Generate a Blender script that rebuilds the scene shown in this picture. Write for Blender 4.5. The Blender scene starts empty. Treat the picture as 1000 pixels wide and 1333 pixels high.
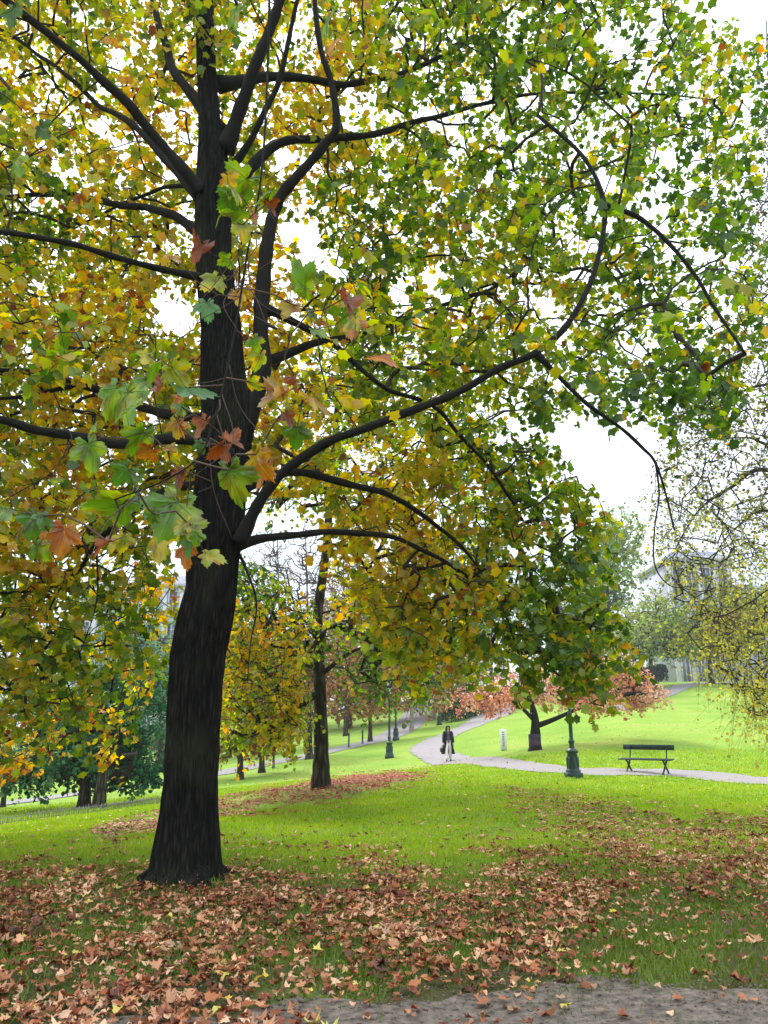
import bpy, bmesh, math, random
import numpy as np
from math import radians, sin, cos, pi
from mathutils import Vector
R = np.random.RandomState(11); random.seed(5)
sc = bpy.context.scene; COL = sc.collection
# ------------------------------------------------------------ camera
PITCH = radians(15.6); CAMZ = 1.6
cam = bpy.data.objects.new('camera', bpy.data.cameras.new('camera')); COL.objects.link(cam)
cam.location = (0, 0, CAMZ); cam.rotation_euler = (pi/2 + PITCH, 0, 0)
cam.data.sensor_fit = 'HORIZONTAL'; cam.data.sensor_width = 36; cam.data.lens = 36
cam.data.clip_start = .05; cam.data.clip_end = 2000; sc.camera = cam
CP, SP = cos(PITCH), sin(PITCH)
def ray(px, py):
    u = (px-500)/1000.; v = (666.5-py)/1000.
    return np.array([u, CP - v*SP, SP + v*CP])
def at(px, py, Y):
    """world point seen at photo pixel px,py when it stands Y metres ahead"""
    d = ray(px, py); t = Y/d[1]
    return np.array([d[0]*t, Y, CAMZ + d[2]*t])
def scale_at(px, py, Y): return Y/ray(px, py)[1]/1000.
def proj(P):
    P = np.atleast_2d(P); q = P - np.array([0, 0, CAMZ])
    dep = q[:, 1]*CP + q[:, 2]*SP; up = -q[:, 1]*SP + q[:, 2]*CP
    dep = np.where(dep < .01, .01, dep)
    return 500 + 1000*q[:, 0]/dep, 666.5 - 1000*up/dep
# ------------------------------------------------------------ tags and meshes
def tag(o, label=None, cat=None, group=None, kind=None):
    if label: o['label'] = label
    if cat: o['category'] = cat
    if group: o['group'] = group
    if kind: o['kind'] = kind
    return o
def empty(name, loc, rz=0):
    o = bpy.data.objects.new(name, None); COL.objects.link(o); o.location = tuple(loc); o.rotation_euler = (0, 0, rz)
    return o
def setpar(o, parent):
    """world-space mesh under an unrotated parent Empty"""
    if parent is not None:
        o.parent = parent; o.matrix_parent_inverse.identity()
        o.location = (-parent.location[0], -parent.location[1], -parent.location[2])
def npmesh(name, V, F, mat, parent=None, col=None, smooth=True, world=True, uv=None):
    """V (n,3); F list of (m,k) int arrays (k = 3 or 4)"""
    V = np.asarray(V, np.float32); me = bpy.data.meshes.new(name)
    F = [np.asarray(f, np.int32) for f in F if len(f)]
    me.vertices.add(len(V)); me.vertices.foreach_set('co', V.ravel())
    idx = np.concatenate([f.ravel() for f in F]); tot = np.concatenate([np.full(len(f), f.shape[1]) for f in F])
    st = np.concatenate([[0], np.cumsum(tot)[:-1]])
    me.loops.add(len(idx)); me.loops.foreach_set('vertex_index', idx)
    me.polygons.add(len(tot)); me.polygons.foreach_set('loop_start', st.astype(np.int32)); me.polygons.foreach_set('loop_total', tot.astype(np.int32))
    me.update(calc_edges=True)
    if smooth: me.polygons.foreach_set('use_smooth', np.ones(len(tot), bool))
    if col is not None:
        a = me.color_attributes.new('col', 'FLOAT_COLOR', 'POINT')
        c = np.ones((len(V), 4), np.float32); c[:, :3] = col; a.data.foreach_set('color', c.ravel())
    me.materials.append(mat); me.validate()
    o = bpy.data.objects.new(name, me); COL.objects.link(o)
    if parent is not None:
        if world: setpar(o, parent)
        else: o.parent = parent
    return o
class MB:
    def __init__(s): s.V = []; s.Q = []; s.T = []; s.C = []; s.n = 0
    def add(s, V, Q=None, T=None, C=None):
        V = np.asarray(V, float).reshape(-1, 3)
        if Q is not None and len(Q): s.Q.append(np.asarray(Q) + s.n)
        if T is not None and len(T): s.T.append(np.asarray(T) + s.n)
        s.V.append(V); s.n += len(V)
        if C is not None: s.C.append(np.broadcast_to(C, (len(V), 3)))
    def build(s, name, mat, parent=None, smooth=True, world=True):
        F = []
        if s.Q: F.append(np.concatenate(s.Q))
        if s.T: F.append(np.concatenate(s.T))
        return npmesh(name, np.concatenate(s.V), F, mat, parent, np.concatenate(s.C) if s.C else None, smooth, world)
    def box(s, c, size, rz=0, bev=0.0):
        bm = bmesh.new(); bmesh.ops.create_cube(bm, size=1)
        for v in bm.verts: v.co = Vector((v.co.x*size[0], v.co.y*size[1], v.co.z*size[2]))
        if bev: bmesh.ops.bevel(bm, geom=list(bm.edges), offset=bev, segments=1, affect='EDGES')
        bmesh.ops.triangulate(bm, faces=list(bm.faces))
        V = np.array([v.co[:] for v in bm.verts]); T = np.array([[v.index for v in f.verts] for f in bm.faces]); bm.free()
        ca, sa = cos(rz), sin(rz); x = V[:, 0]*ca - V[:, 1]*sa; y = V[:, 0]*sa + V[:, 1]*ca
        s.add(np.stack([x, y, V[:, 2]], 1) + np.array(c), T=T); return s
    def tube(s, pts, rad, sides=8, cap=True, squash=1):
        pts = np.asarray(pts, float); rad = np.broadcast_to(rad, (len(pts),)).astype(float)
        tg = np.gradient(pts, axis=0); tg /= np.linalg.norm(tg, axis=1)[:, None] + 1e-9
        a = np.array([0, 0, 1.]) if abs(tg[0, 2]) < .9 else np.array([1., 0, 0])
        u = np.cross(tg[0], a); u /= np.linalg.norm(u); th = np.arange(sides)*2*pi/sides; V = []
        for i in range(len(pts)):
            u = u - tg[i]*np.dot(u, tg[i]); u /= np.linalg.norm(u); w = np.cross(tg[i], u)
            V.append(pts[i] + rad[i]*(np.cos(th)[:, None]*u + squash*np.sin(th)[:, None]*w))
        V = np.concatenate(V); Q = []
        n = len(pts)
        i, j = np.meshgrid(np.arange(n-1), np.arange(sides), indexing='ij'); i = i.ravel(); j = j.ravel(); k = (j+1) % sides
        Q = np.stack([i*sides+j, i*sides+k, (i+1)*sides+k, (i+1)*sides+j], 1); T = []
        if cap:
            V = np.concatenate([V, pts[:1], pts[-1:]]); c0 = n*sides; jj = np.arange(sides); kk = (jj+1) % sides
            T = np.concatenate([np.stack([kk, jj, np.full(sides, c0)], 1), np.stack([(n-1)*sides+jj, (n-1)*sides+kk, np.full(sides, c0+1)], 1)])
        s.add(V, Q, T); return s
    def lathe(s, prof, c=(0, 0, 0), sides=16, sx=1, sy=1):
        th = np.arange(sides)*2*pi/sides + pi/sides; V = []
        for r, z in prof: V.append(np.stack([np.cos(th)*r*sx, np.sin(th)*r*sy, np.full(sides, z)], 1))
        n = len(prof); V = np.concatenate(V) + np.array(c)
        i, j = np.meshgrid(np.arange(n-1), np.arange(sides), indexing='ij'); i = i.ravel(); j = j.ravel(); k = (j+1) % sides
        s.add(V, np.stack([i*sides+j, i*sides+k, (i+1)*sides+k, (i+1)*sides+j], 1)); return s
def frustums(A, B, ra, rb, sides=4):
    D = B - A; L = np.linalg.norm(D, axis=1)[:, None] + 1e-9; D = D/L
    a = np.where(np.abs(D[:, 2:3]) < .9, np.array([[0, 0, 1.]]), np.array([[1., 0, 0]]))
    U = np.cross(D, a); U /= np.linalg.norm(U, axis=1)[:, None]; W = np.cross(D, U)
    th = np.arange(sides)*2*pi/sides; c = np.cos(th)[None, :, None]; s = np.sin(th)[None, :, None]
    ring = U[:, None, :]*c + W[:, None, :]*s
    V = np.concatenate([A[:, None, :] + ring*ra[:, None, None], B[:, None, :] + ring*rb[:, None, None]], 1)
    n = len(A); base = (np.arange(n)*2*sides)[:, None]; j = np.arange(sides)[None, :]; k = (j+1) % sides
    Q = np.stack([base+j, base+k, base+sides+k, base+sides+j], 2).reshape(-1, 4)
    return V.reshape(-1, 3), Q
def catmull(P, n=8):
    P = np.asarray(P, float); E = np.concatenate([[2*P[0]-P[1]], P, [2*P[-1]-P[-2]]]); out = []
    for i in range(1, len(E)-2):
        a, b, c, d = E[i-1:i+3]
        for t in np.linspace(0, 1, n, endpoint=False):
            out.append(.5*((2*b) + (c-a)*t + (2*a-5*b+4*c-d)*t*t + (3*b-a-3*c+d)*t**3))
    out.append(P[-1]); return np.array(out)
def vnoise(P, f, seed=0):
    """smooth 0..1 noise from rotated sines"""
    r = np.random.RandomState(int(seed) % 99991 + 7); v = 0; P = np.asarray(P, float)
    for i in range(7):
        k = r.randn(P.shape[1]); k *= f*(.6 + .28*i)/np.linalg.norm(k)
        v = v + np.sin(P @ k*6.28 + r.rand()*6.28)
    return 1/(1+np.exp(-v*.85))
def inpoly(x, y, poly):
    r = np.zeros(len(x), bool); n = len(poly); j = n-1
    for i in range(n):
        xi, yi = poly[i]; xj, yj = poly[j]
        c = ((yi > y) != (yj > y)) & (x < (xj-xi)*(y-yi)/((yj-yi) + 1e-9) + xi); r ^= c; j = i
    return r
def lin(c):
    c = np.asarray(c, float)/255.; return np.where(c <= .04045, c/12.92, ((c+.055)/1.055)**2.4)
# ------------------------------------------------------------ materials
def nmat(name):
    m = bpy.data.materials.new(name); m.use_nodes = True; nt = m.node_tree; nt.nodes.clear()
    out = nt.nodes.new('ShaderNodeOutputMaterial'); return m, nt, out
def N(nt, t, **kw):
    n = nt.nodes.new(t)
    for k, v in kw.items():
        if k[0] == '_': setattr(n, k[1:], v)
        else: n.inputs[k.replace('__', ' ')].default_value = v
    return n
def plain(name, rgb, rough=.7, metal=0, var=.25, scale=8, bump=.15, stretch=(1, 1, 1), spec=.3):
    m, nt, out = nmat(name); L = nt.links.new
    tc = N(nt, 'ShaderNodeTexCoord'); mp = N(nt, 'ShaderNodeMapping'); mp.inputs['Scale'].default_value = stretch
    L(tc.outputs['Object'], mp.inputs[0]); no = N(nt, 'ShaderNodeTexNoise', Scale=scale, Detail=6, Roughness=.65); L(mp.outputs[0], no.inputs[0])
    cr = N(nt, 'ShaderNodeValToRGB'); rgb = np.array(rgb)
    cr.color_ramp.elements[0].position = .3; cr.color_ramp.elements[1].position = .7
    cr.color_ramp.elements[0].color = (*(rgb*(1-var)), 1); cr.color_ramp.elements[1].color = (*(np.minimum(rgb*(1+var), 1)), 1); L(no.outputs[0], cr.inputs[0])
    b = N(nt, 'ShaderNodeBsdfPrincipled', Roughness=rough, Metallic=metal); b.inputs['Specular IOR Level'].default_value = spec
    L(cr.outputs[0], b.inputs['Base Color'])
    if bump:
        bp = N(nt, 'ShaderNodeBump', Strength=bump, Distance=.02); L(no.outputs[0], bp.inputs['Height']); L(bp.outputs[0], b.inputs['Normal'])
    L(b.outputs[0], out.inputs[0]); return m
def leafmat(name, trans=.5, gain=1.7, gloss=.04, rough=.45):
    m, nt, out = nmat(name); L = nt.links.new
    at_ = N(nt, 'ShaderNodeVertexColor', _layer_name='col')
    hs = N(nt, 'ShaderNodeHueSaturation', Hue=.49, Saturation=1.12, Value=gain); L(at_.outputs[0], hs.inputs['Color'])
    d = N(nt, 'ShaderNodeBsdfDiffuse'); t = N(nt, 'ShaderNodeBsdfTranslucent'); L(at_.outputs[0], d.inputs[0]); L(hs.outputs[0], t.inputs[0])
    mx = N(nt, 'ShaderNodeMixShader', Fac=trans); L(d.outputs[0], mx.inputs[1]); L(t.outputs[0], mx.inputs[2])
    g = N(nt, 'ShaderNodeBsdfGlossy', Roughness=rough); m2 = N(nt, 'ShaderNodeMixShader', Fac=gloss)
    L(mx.outputs[0], m2.inputs[1]); L(g.outputs[0], m2.inputs[2]); L(m2.outputs[0], out.inputs[0]); return m
M_leaf = leafmat('leaf', .6, 2.1); M_far = leafmat('leaf_far', .35, 1.4, .0)
M_hero = leafmat('leaf_close', .5, 1.9, .06, .4); M_fallen = leafmat('leaf_fallen', .12, 1.2, .05, .5)
M_grass = leafmat('grass_blade', .35, 1.3, .03, .4)
def barkmat(name, dark, light, sx=22, sz=2.2, bump=1.0, dist=.03):
    m, nt, out = nmat(name); L = nt.links.new
    tc = N(nt, 'ShaderNodeTexCoord'); mp = N(nt, 'ShaderNodeMapping'); mp.inputs['Scale'].default_value = (sx, sx, sz); L(tc.outputs['Object'], mp.inputs[0])
    n1 = N(nt, 'ShaderNodeTexNoise', Scale=1, Detail=5, Roughness=.6, Distortion=.4); L(mp.outputs[0], n1.inputs[0])
    v = N(nt, 'ShaderNodeTexVoronoi', Scale=1.0, _feature='DISTANCE_TO_EDGE'); mxv = N(nt, 'ShaderNodeMix', _data_type='VECTOR'); mxv.inputs[0].default_value = .12
    L(mp.outputs[0], mxv.inputs[4]); L(n1.outputs['Color'], mxv.inputs[5]); L(mxv.outputs[1], v.inputs[0])
    n2 = N(nt, 'ShaderNodeTexNoise', Scale=1.6, Detail=4); L(tc.outputs['Object'], n2.inputs[0])
    cr = N(nt, 'ShaderNodeValToRGB'); e = cr.color_ramp.elements; e[0].color = (*(np.array(dark)*.5), 1); e[1].color = (*light, 1); e[0].position = .02; e[1].position = .5
    e2 = e.new(.2); e2.color = (*dark, 1); mu = N(nt, 'ShaderNodeMath', _operation='MULTIPLY'); L(v.outputs[0], mu.inputs[0]); L(n1.outputs[0], mu.inputs[1]); mu2 = N(nt, 'ShaderNodeMath', _operation='MULTIPLY'); mu2.inputs[1].default_value = 3; L(mu.outputs[0], mu2.inputs[0]); L(mu2.outputs[0], cr.inputs[0])
    mo = N(nt, 'ShaderNodeMix', _data_type='RGBA', _blend_type='MIX'); mo.inputs[7].default_value = (.035, .045, .018, 1)
    c2 = N(nt, 'ShaderNodeValToRGB'); c2.color_ramp.elements[0].position = .5; c2.color_ramp.elements[1].position = .75; c2.color_ramp.elements[1].color = (.45, .45, .45, 1); L(n2.outputs[0], c2.inputs[0]); L(c2.outputs[0], mo.inputs[0]); L(cr.outputs[0], mo.inputs[6])
    b = N(nt, 'ShaderNodeBsdfPrincipled', Roughness=.9); b.inputs['Specular IOR Level'].default_value = .2; L(mo.outputs[2], b.inputs['Base Color'])
    bp = N(nt, 'ShaderNodeBump', Strength=bump, Distance=dist); L(mu2.outputs[0], bp.inputs['Height']); L(bp.outputs[0], b.inputs['Normal']); L(b.outputs[0], out.inputs[0]); return m
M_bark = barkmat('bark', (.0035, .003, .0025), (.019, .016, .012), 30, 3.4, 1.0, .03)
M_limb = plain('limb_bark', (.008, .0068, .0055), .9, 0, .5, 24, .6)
M_twig = plain('twig_bark', (.035, .026, .02), .9, 0, .3, 20, 0)
M_barkfar = barkmat('bark_brown', (.03, .024, .018), (.09, .075, .055), 9, 1.5, .8)
# ------------------------------------------------------------ terrain
BX, BY = at(238, 1156, 8.7)[:2]
def P_(px, py, Y): return tuple(at(px, py, Y))
ctrl = [(x, y, 0) for x in (-5, 0, 5) for y in (-8, 0, 5, 9)] + [(-3, 14, -.12), (1, 14, 0), (6, 14, 0), (-9, 4, -.1), (-9, 11, -.3), (10, 10, .1), (0, 20, -.05)]
for a in [(747, 1012, 26), (1000, 1021, 24.5), (870, 1010, 26.5), (584, 993, 39), (525, 981, 46), (507, 986, 45), (560, 960, 55), (514, 963, 60), (600, 948, 61),
          (640, 934, 72), (572, 943, 74), (418, 1026, 22.5), (285, 1057, 20), (0, 1072, 24), (200, 1048, 26), (115, 1052, 30), (0, 1050, 36), (200, 1021, 42),
          (300, 1008, 46), (400, 985, 52), (500, 962, 62), (313, 1014, 40), (697, 976, 36), (800, 950, 43), (900, 900, 75), (1000, 930, 56), (1000, 985, 32),
          (1000, 890, 90), (880, 888, 95), (760, 925, 60), (0, 1030, 55), (200, 1000, 65)]:
    ctrl.append(P_(*a))
ctrl += [(-70, 110, -2), (-200, 250, -2), (0, 150, 5), (0, 350, 4), (60, 130, 8), (200, 350, 8), (-200, 0, -5), (200, 0, 3), (-25, 0, -.9), (25, 0, .5), (-45, 30, -3.2),
         (45, 30, 2.2), (0, -60, 0), (0, -200, 0), (20, 130, 6.6), (-30, 100, 0)]
ctrl = np.array(ctrl)
def _k(a, b):
    r2 = ((a[:, None, :] - b[None])**2).sum(2)/900.; return r2*np.log(r2 + 1e-9)*.5
_n = len(ctrl); _A = np.zeros((_n+3, _n+3)); _A[:_n, :_n] = _k(ctrl[:, :2], ctrl[:, :2]) + np.eye(_n)*2e-4
_A[:_n, _n] = 1; _A[:_n, _n+1:] = ctrl[:, :2]/30; _A[_n:, :_n] = _A[:_n, _n:].T
_w = np.linalg.solve(_A, np.concatenate([ctrl[:, 2], [0, 0, 0]]))
def tps(x, y):
    q = np.stack([x, y], 1); o = np.empty(len(q))
    for i in range(0, len(q), 20000):
        s = q[i:i+20000]; o[i:i+20000] = _k(s, ctrl[:, :2]) @ _w[:_n] + _w[_n] + (s/30) @ _w[_n+1:]
    return o
gx = np.concatenate([np.arange(-300, -70, 14), np.arange(-70, -12, 1.0), np.arange(-12, 12, .3), np.arange(12, 70, 1.0), np.arange(70, 301, 14)])
gy = np.concatenate([np.arange(-60, -4, 4), np.arange(-4, 16, .3), np.arange(16, 120, .8), np.arange(120, 420, 12)])
GX, GY = np.meshgrid(gx, gy); GZ = tps(GX.ravel(), GY.ravel()).reshape(GX.shape)
q2 = np.stack([GX.ravel(), GY.ravel()], 1)
GZ += ((vnoise(q2, .35, 3)-.5)*.05 + (vnoise(q2, 1.1, 4)-.5)*.022).reshape(GX.shape)
GZ += .06*np.exp(-((GX-BX)**2 + (GY-BY)**2)/.9)
def H(x, y):
    x = np.atleast_1d(np.asarray(x, float)); y = np.atleast_1d(np.asarray(y, float))
    i = np.clip(np.searchsorted(gx, x)-1, 0, len(gx)-2); j = np.clip(np.searchsorted(gy, y)-1, 0, len(gy)-2)
    u = (x-gx[i])/(gx[i+1]-gx[i]); v = (y-gy[j])/(gy[j+1]-gy[j])
    return (GZ[j, i]*(1-u)*(1-v) + GZ[j, i+1]*u*(1-v) + GZ[j+1, i]*(1-u)*v + GZ[j+1, i+1]*u*v)
def ground(px, py, ymin=3, ymax=140):
    """first hit of a sight line with the terrain"""
    d = ray(px, py); Ys = np.arange(ymin, ymax, .1); t = Ys/d[1]; x = d[0]*t; z = CAMZ + d[2]*t
    hit = np.where(z < H(x, Ys))[0]; i = hit[0] if len(hit) else len(Ys)-1
    return np.array([x[i], Ys[i], H(x[i], Ys[i])[0]])
nx, ny = len(gx), len(gy)
j, i = np.meshgrid(np.arange(ny-1), np.arange(nx-1), indexing='ij'); b0 = (j*nx+i).ravel()
m, nt, out = nmat('lawn'); L = nt.links.new
tc = N(nt, 'ShaderNodeTexCoord'); n1 = N(nt, 'ShaderNodeTexNoise', Scale=.35, Detail=5); n2 = N(nt, 'ShaderNodeTexNoise', Scale=9, Detail=8, Roughness=.75); n3 = N(nt, 'ShaderNodeTexNoise', Scale=70, Detail=3)
for n_ in (n1, n2, n3): L(tc.outputs['Object'], n_.inputs[0])
r1 = N(nt, 'ShaderNodeValToRGB'); e = r1.color_ramp.elements; e[0].position = .35; e[0].color = (.16, .28, .035, 1); e[1].position = .62; e[1].color = (.23, .33, .055, 1); e3_ = e.new(.78); e3_.color = (.27, .28, .09, 1); L(n1.outputs[0], r1.inputs[0])
r2 = N(nt, 'ShaderNodeValToRGB'); e = r2.color_ramp.elements; e[0].position = .3; e[0].color = (.55, .6, .5, 1); e[1].position = .7; e[1].color = (1.25, 1.2, 1.1, 1); L(n2.outputs[0], r2.inputs[0])
mu = N(nt, 'ShaderNodeMix', _data_type='RGBA', _blend_type='MULTIPLY'); mu.inputs[0].default_value = 1; L(r1.outputs[0], mu.inputs[6]); L(r2.outputs[0], mu.inputs[7])
sw = N(nt, 'ShaderNodeVertexColor', _layer_name='col'); soil = N(nt, 'ShaderNodeValToRGB'); e = soil.color_ramp.elements; e[0].position = .35; e[1].position = .65; e[0].color = (.025, .022, .010, 1); e[1].color = (.11, .085, .05, 1); L(n3.outputs[0], soil.inputs[0])
mm = N(nt, 'ShaderNodeMix', _data_type='RGBA'); L(sw.outputs[0], mm.inputs[0]); L(mu.outputs[2], mm.inputs[6]); L(soil.outputs[0], mm.inputs[7])
b = N(nt, 'ShaderNodeBsdfPrincipled', Roughness=.95); b.inputs['Specular IOR Level'].default_value = .1; L(mm.outputs[2], b.inputs['Base Color'])
bp = N(nt, 'ShaderNodeBump', Strength=.6, Distance=.05); L(n2.outputs[0], bp.inputs['Height']); L(bp.outputs[0], b.inputs['Normal']); L(b.outputs[0], out.inputs[0]); M_lawn = m
# worn soil under the crown (how bare the turf is, 0..1)
def bare(x, y):
    q = np.stack([x, y], 1); s = 1/(1+np.exp((y-9.2)*1.6))
    s = s*(.35 + .65*(vnoise(q, .45, 9) > .45)) + 1.0*np.exp(-((x-BX-.3)**2 + (y-BY+.3)**2)/1.0)
    return np.clip(s, 0, 1)
bb = np.maximum(bare(GX.ravel(), GY.ravel())*.9, .45/(1+np.exp((GY.ravel()-10)*1.5)))
g = npmesh('ground', np.stack([GX.ravel(), GY.ravel(), GZ.ravel()], 1), [np.stack([b0, b0+1, b0+nx+1, b0+nx], 1)], M_lawn, None, np.repeat(bb[:, None], 3, 1)); tag(g, kind='structure')
def sheet(name, centre, widths, mat, lift=.035, cross=7, res=.5, wob=.0, seed=1):
    P = catmull(np.array(centre), 14); d = np.concatenate([[0], np.cumsum(np.linalg.norm(np.diff(P[:, :2], axis=0), axis=1))]); n = int(d[-1]/res)+2
    s = np.linspace(0, d[-1], n); x = np.interp(s, d, P[:, 0]); y = np.interp(s, d, P[:, 1])
    wd = np.interp(np.linspace(0, 1, n), np.linspace(0, 1, len(widths)), widths); tx = np.gradient(x); ty = np.gradient(y); l = np.hypot(tx, ty); nxx = -ty/l; nyy = tx/l
    V = []
    for k in range(cross):
        a = (k/(cross-1)-.5)*wd
        if wob and k in (0, cross-1): a = a*(1 + wob*(vnoise(np.stack([s, s*0+k], 1), .7, seed)-.5)*2 + wob*.6*(vnoise(np.stack([s, s*0+k], 1), 2.5, seed+5)-.5))
        X = x + nxx*a; Y = y + nyy*a; V.append(np.stack([X, Y, H(X, Y) + (lift if 0 < k < cross-1 else lift*.6)], 1))
    V = np.concatenate(V); k, i = np.meshgrid(np.arange(cross-1), np.arange(n-1), indexing='ij'); b_ = (k*n+i).ravel()
    o = npmesh(name, V, [np.stack([b_, b_+1, b_+n+1, b_+n], 1)], mat); tag(o, kind='structure'); return o, np.stack([x, y], 1)
M_path = plain('path_gravel', (.235, .21, .215), .95, 0, .18, 14, .3)
M_road = plain('road_asphalt', (.20, .185, .195), .9, 0, .18, 5, .2)
M_dirt = plain('dirt', (.15, .12, .10), .97, 0, .7, 13, 1.0)
def G2(*a): return [ground(*p)[:2] for p in a]
pc = [(30, 21.5), (20, 23.6)] + G2((1000, 1017), (930, 1011), (870, 1008), (800, 1006.5), (747, 1005), (680, 999), (620, 991))
pc += [tuple(ground(570, 983)[:2]), tuple(ground(557, 972)[:2]), tuple(ground(585, 956)[:2]), tuple(ground(622, 941)[:2]), (13, 84), (18, 92), (30, 100)]
_, pathline = sheet('footpath', pc, [2.2, 2.2, 2.2, 2.1, 2.0, 2.0, 2.0, 2.0, 2.4, 3.6, 4.0, 3.4, 3.2, 3, 3], M_path, .04, 7, .2, .12)
rc = [(-40, 25), (-26, 33)] + G2((0, 1047), (100, 1034), (200, 1020), (300, 1004), (400, 984), (455, 972), (500, 961)) + [(2.5, 80), (4, 95), (5, 115)]
sheet('road', rc, [3.3], M_road, .05, 7, .6, .015)
uc = G2((790, 925), (835, 913), (865, 903), (890, 894), (930, 889)) + [(60, 100), (90, 104)]
sheet('upper_path', uc, [2.6], M_road, .06, 5, .6, .02)
dp, _ = sheet('dirt_path', [(-6, 1.2), (-2.4, 3.4), (0, 4.45), (2, 4.75), (4.5, 4.9), (9, 5.2)], [2.2, 2.0, 1.7, 1.65, 1.7, 1.9], M_dirt, .02, 9, .08, .22, 4)
# ------------------------------------------------------------ leaf shapes
def mirror_fan(half, c, fold, curl):
    """half: right-hand outline from base to tip"""
    o = list(half) + [(-x, y) for x, y in half[-2:0:-1]]
    V = np.array([(c[0], c[1])] + o); z = -fold*np.abs(V[:, 0]) - curl*(V[:, 1]-c[1])**2
    n = len(o); k = np.arange(n); T = np.stack([np.zeros(n, int), 1+k, 1+(k+1) % n], 1)
    return np.column_stack([V, z]), T
HALF = [(0, 0), (.26, -.07), (.56, .12), (.47, .34), (.62, .66), (.34, .70), (0, 1.02)]
T_MID = [mirror_fan(HALF, (0, .35), f, c) for f, c in ((.3, .25), (.1, .5), (-.2, .3), (.5, .1))]
T_LOW = [mirror_fan([(0, 0), (.5, .22), (.34, .72), (0, 1)], (0, .4), f, c) for f, c in ((.4, .3), (-.2, .4))]
T_DRY = []
for s_ in range(7):
    r_ = np.random.RandomState(s_); V, T = mirror_fan([(0, 0), (.2, -.1), (.38, .02), (.6, .16), (.40, .28), (.42, .42), (.64, .68), (.38, .60), (.22, .66), (.18, .84), (0, 1.05)], (0, .35), 0, 0)
    a = r_.uniform(0, 3.14); u = V[:, 0]*cos(a) + (V[:, 1]-.4)*sin(a); w = -V[:, 0]*sin(a) + (V[:, 1]-.4)*cos(a); k = r_.uniform(.5, 1.9)
    V[:, 2] = k*u**2*(.9 if r_.rand() < .7 else -.5) + .4*w**2*r_.uniform(-1, 1) + r_.uniform(-.07, .07, len(V)); T_DRY.append((V, T))
T_DRY2 = []
for s_ in range(4):
    r_ = np.random.RandomState(50+s_); V, T = mirror_fan([(0, 0), (.18, .04), (.36, .22), (.40, .42), (.30, .66), (.14, .84), (0, .95)], (0, .42), 0, 0); k = r_.uniform(.6, 2.2)
    V[:, 2] = k*V[:, 0]**2 + .5*r_.uniform(-1, 1)*(V[:, 1]-.4)**2 + r_.uniform(-.05, .05, len(V)); V[:, :2] *= .8; T_DRY2.append((V, T))
def leaf_mesh(name, P, Yd, Zd, S, C, templates, mat, parent=None, world=True, aspect=1.0):
    n = len(P); Yd = Yd/(np.linalg.norm(Yd, axis=1)[:, None]+1e-9); X = np.cross(Yd, Zd); X /= np.linalg.norm(X, axis=1)[:, None]+1e-9; Z = np.cross(X, Yd)
    asp = aspect*R.uniform(.68, 1.05, n); which = R.randint(0, len(templates), n); Vs = []; Ts = []; Cs = []; off = 0
    for t, (TV, TT) in enumerate(templates):
        m_ = which == t; c = m_.sum()
        if not c: continue
        V = P[m_][:, None, :] + S[m_][:, None, None]*(asp[m_][:, None, None]*TV[None, :, 0:1]*X[m_][:, None, :] + TV[None, :, 1:2]*Yd[m_][:, None, :] + TV[None, :, 2:3]*Z[m_][:, None, :])
        k = len(TV); Vs.append(V.reshape(-1, 3)); Ts.append((TT[None] + (np.arange(c)*k)[:, None, None]).reshape(-1, 3) + off); off += c*k
        Cs.append(np.repeat(C[m_], k, 0)*R.uniform(.88, 1.12, (c*k, 1)))
    return npmesh(name, np.concatenate(Vs), [np.concatenate(Ts)], mat, parent, np.concatenate(Cs), False, world)
def gradient(stops, u):
    xs = np.linspace(0, 1, len(stops)); C = np.array([lin(c) for c in stops]); u = np.clip(u, 0, 1)
    return np.stack([np.interp(u, xs, C[:, k]) for k in range(3)], 1)
# ------------------------------------------------------------ growth
def grow(skel, att, step=.35, bias=.8, sag=.08, jit=.05):
    """skel (n,3) nodes; every attractor is joined to the nearest node by a new curved run of nodes"""
    n0 = len(skel); cap = n0 + len(att)*14 + 10
    P = np.zeros((cap, 3)); par = np.full(cap, -1); P[:n0] = skel; n = n0; tips = []
    d0 = np.full(len(att), 1e9)
    for s in range(0, n0, 64): d0 = np.minimum(d0, np.linalg.norm(att[:, None]-skel[None, s:s+64], axis=2).min(1))
    for a in np.argsort(d0):
        q = att[a]; D = P[:n] - q; dd = np.sqrt((D*D).sum(1)) + bias*np.maximum(0, D[:, 2]); k = int(np.argmin(dd)); p = P[k]; L_ = np.linalg.norm(q-p)
        m_ = int(min(14, max(1, math.ceil(L_/step)))); prev = k; side = R.randn(3)*jit*L_
        for s in range(1, m_+1):
            t = s/m_; x = p + (q-p)*t + side*sin(pi*t) + np.array([0, 0, 1])*(sag*L_*sin(pi*t))
            if s < m_: x = x + R.randn(3)*jit*.35*step
            P[n] = x; par[n] = prev; prev = n; n += 1
        tips.append(prev)
    P = P[:n]; par = par[:n]; cnt = np.zeros(n); cnt[tips] += 1
    for k in range(n-1, n0-1, -1): cnt[par[k]] += cnt[k]
    return P, par, np.array(tips), cnt, n0
def wood(P, par, cnt, n0, rt, ex=.5, rmax=.3, sides=4):
    r = np.minimum(rt*np.maximum(cnt, 1)**ex, rmax); k = np.arange(n0, len(P)); p = par[k]
    ra = np.where(p < n0, r[k]*1.15, np.minimum(r[p], r[k]*1.6)); return frustums(P[p], P[k], ra, r[k], sides), r
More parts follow.
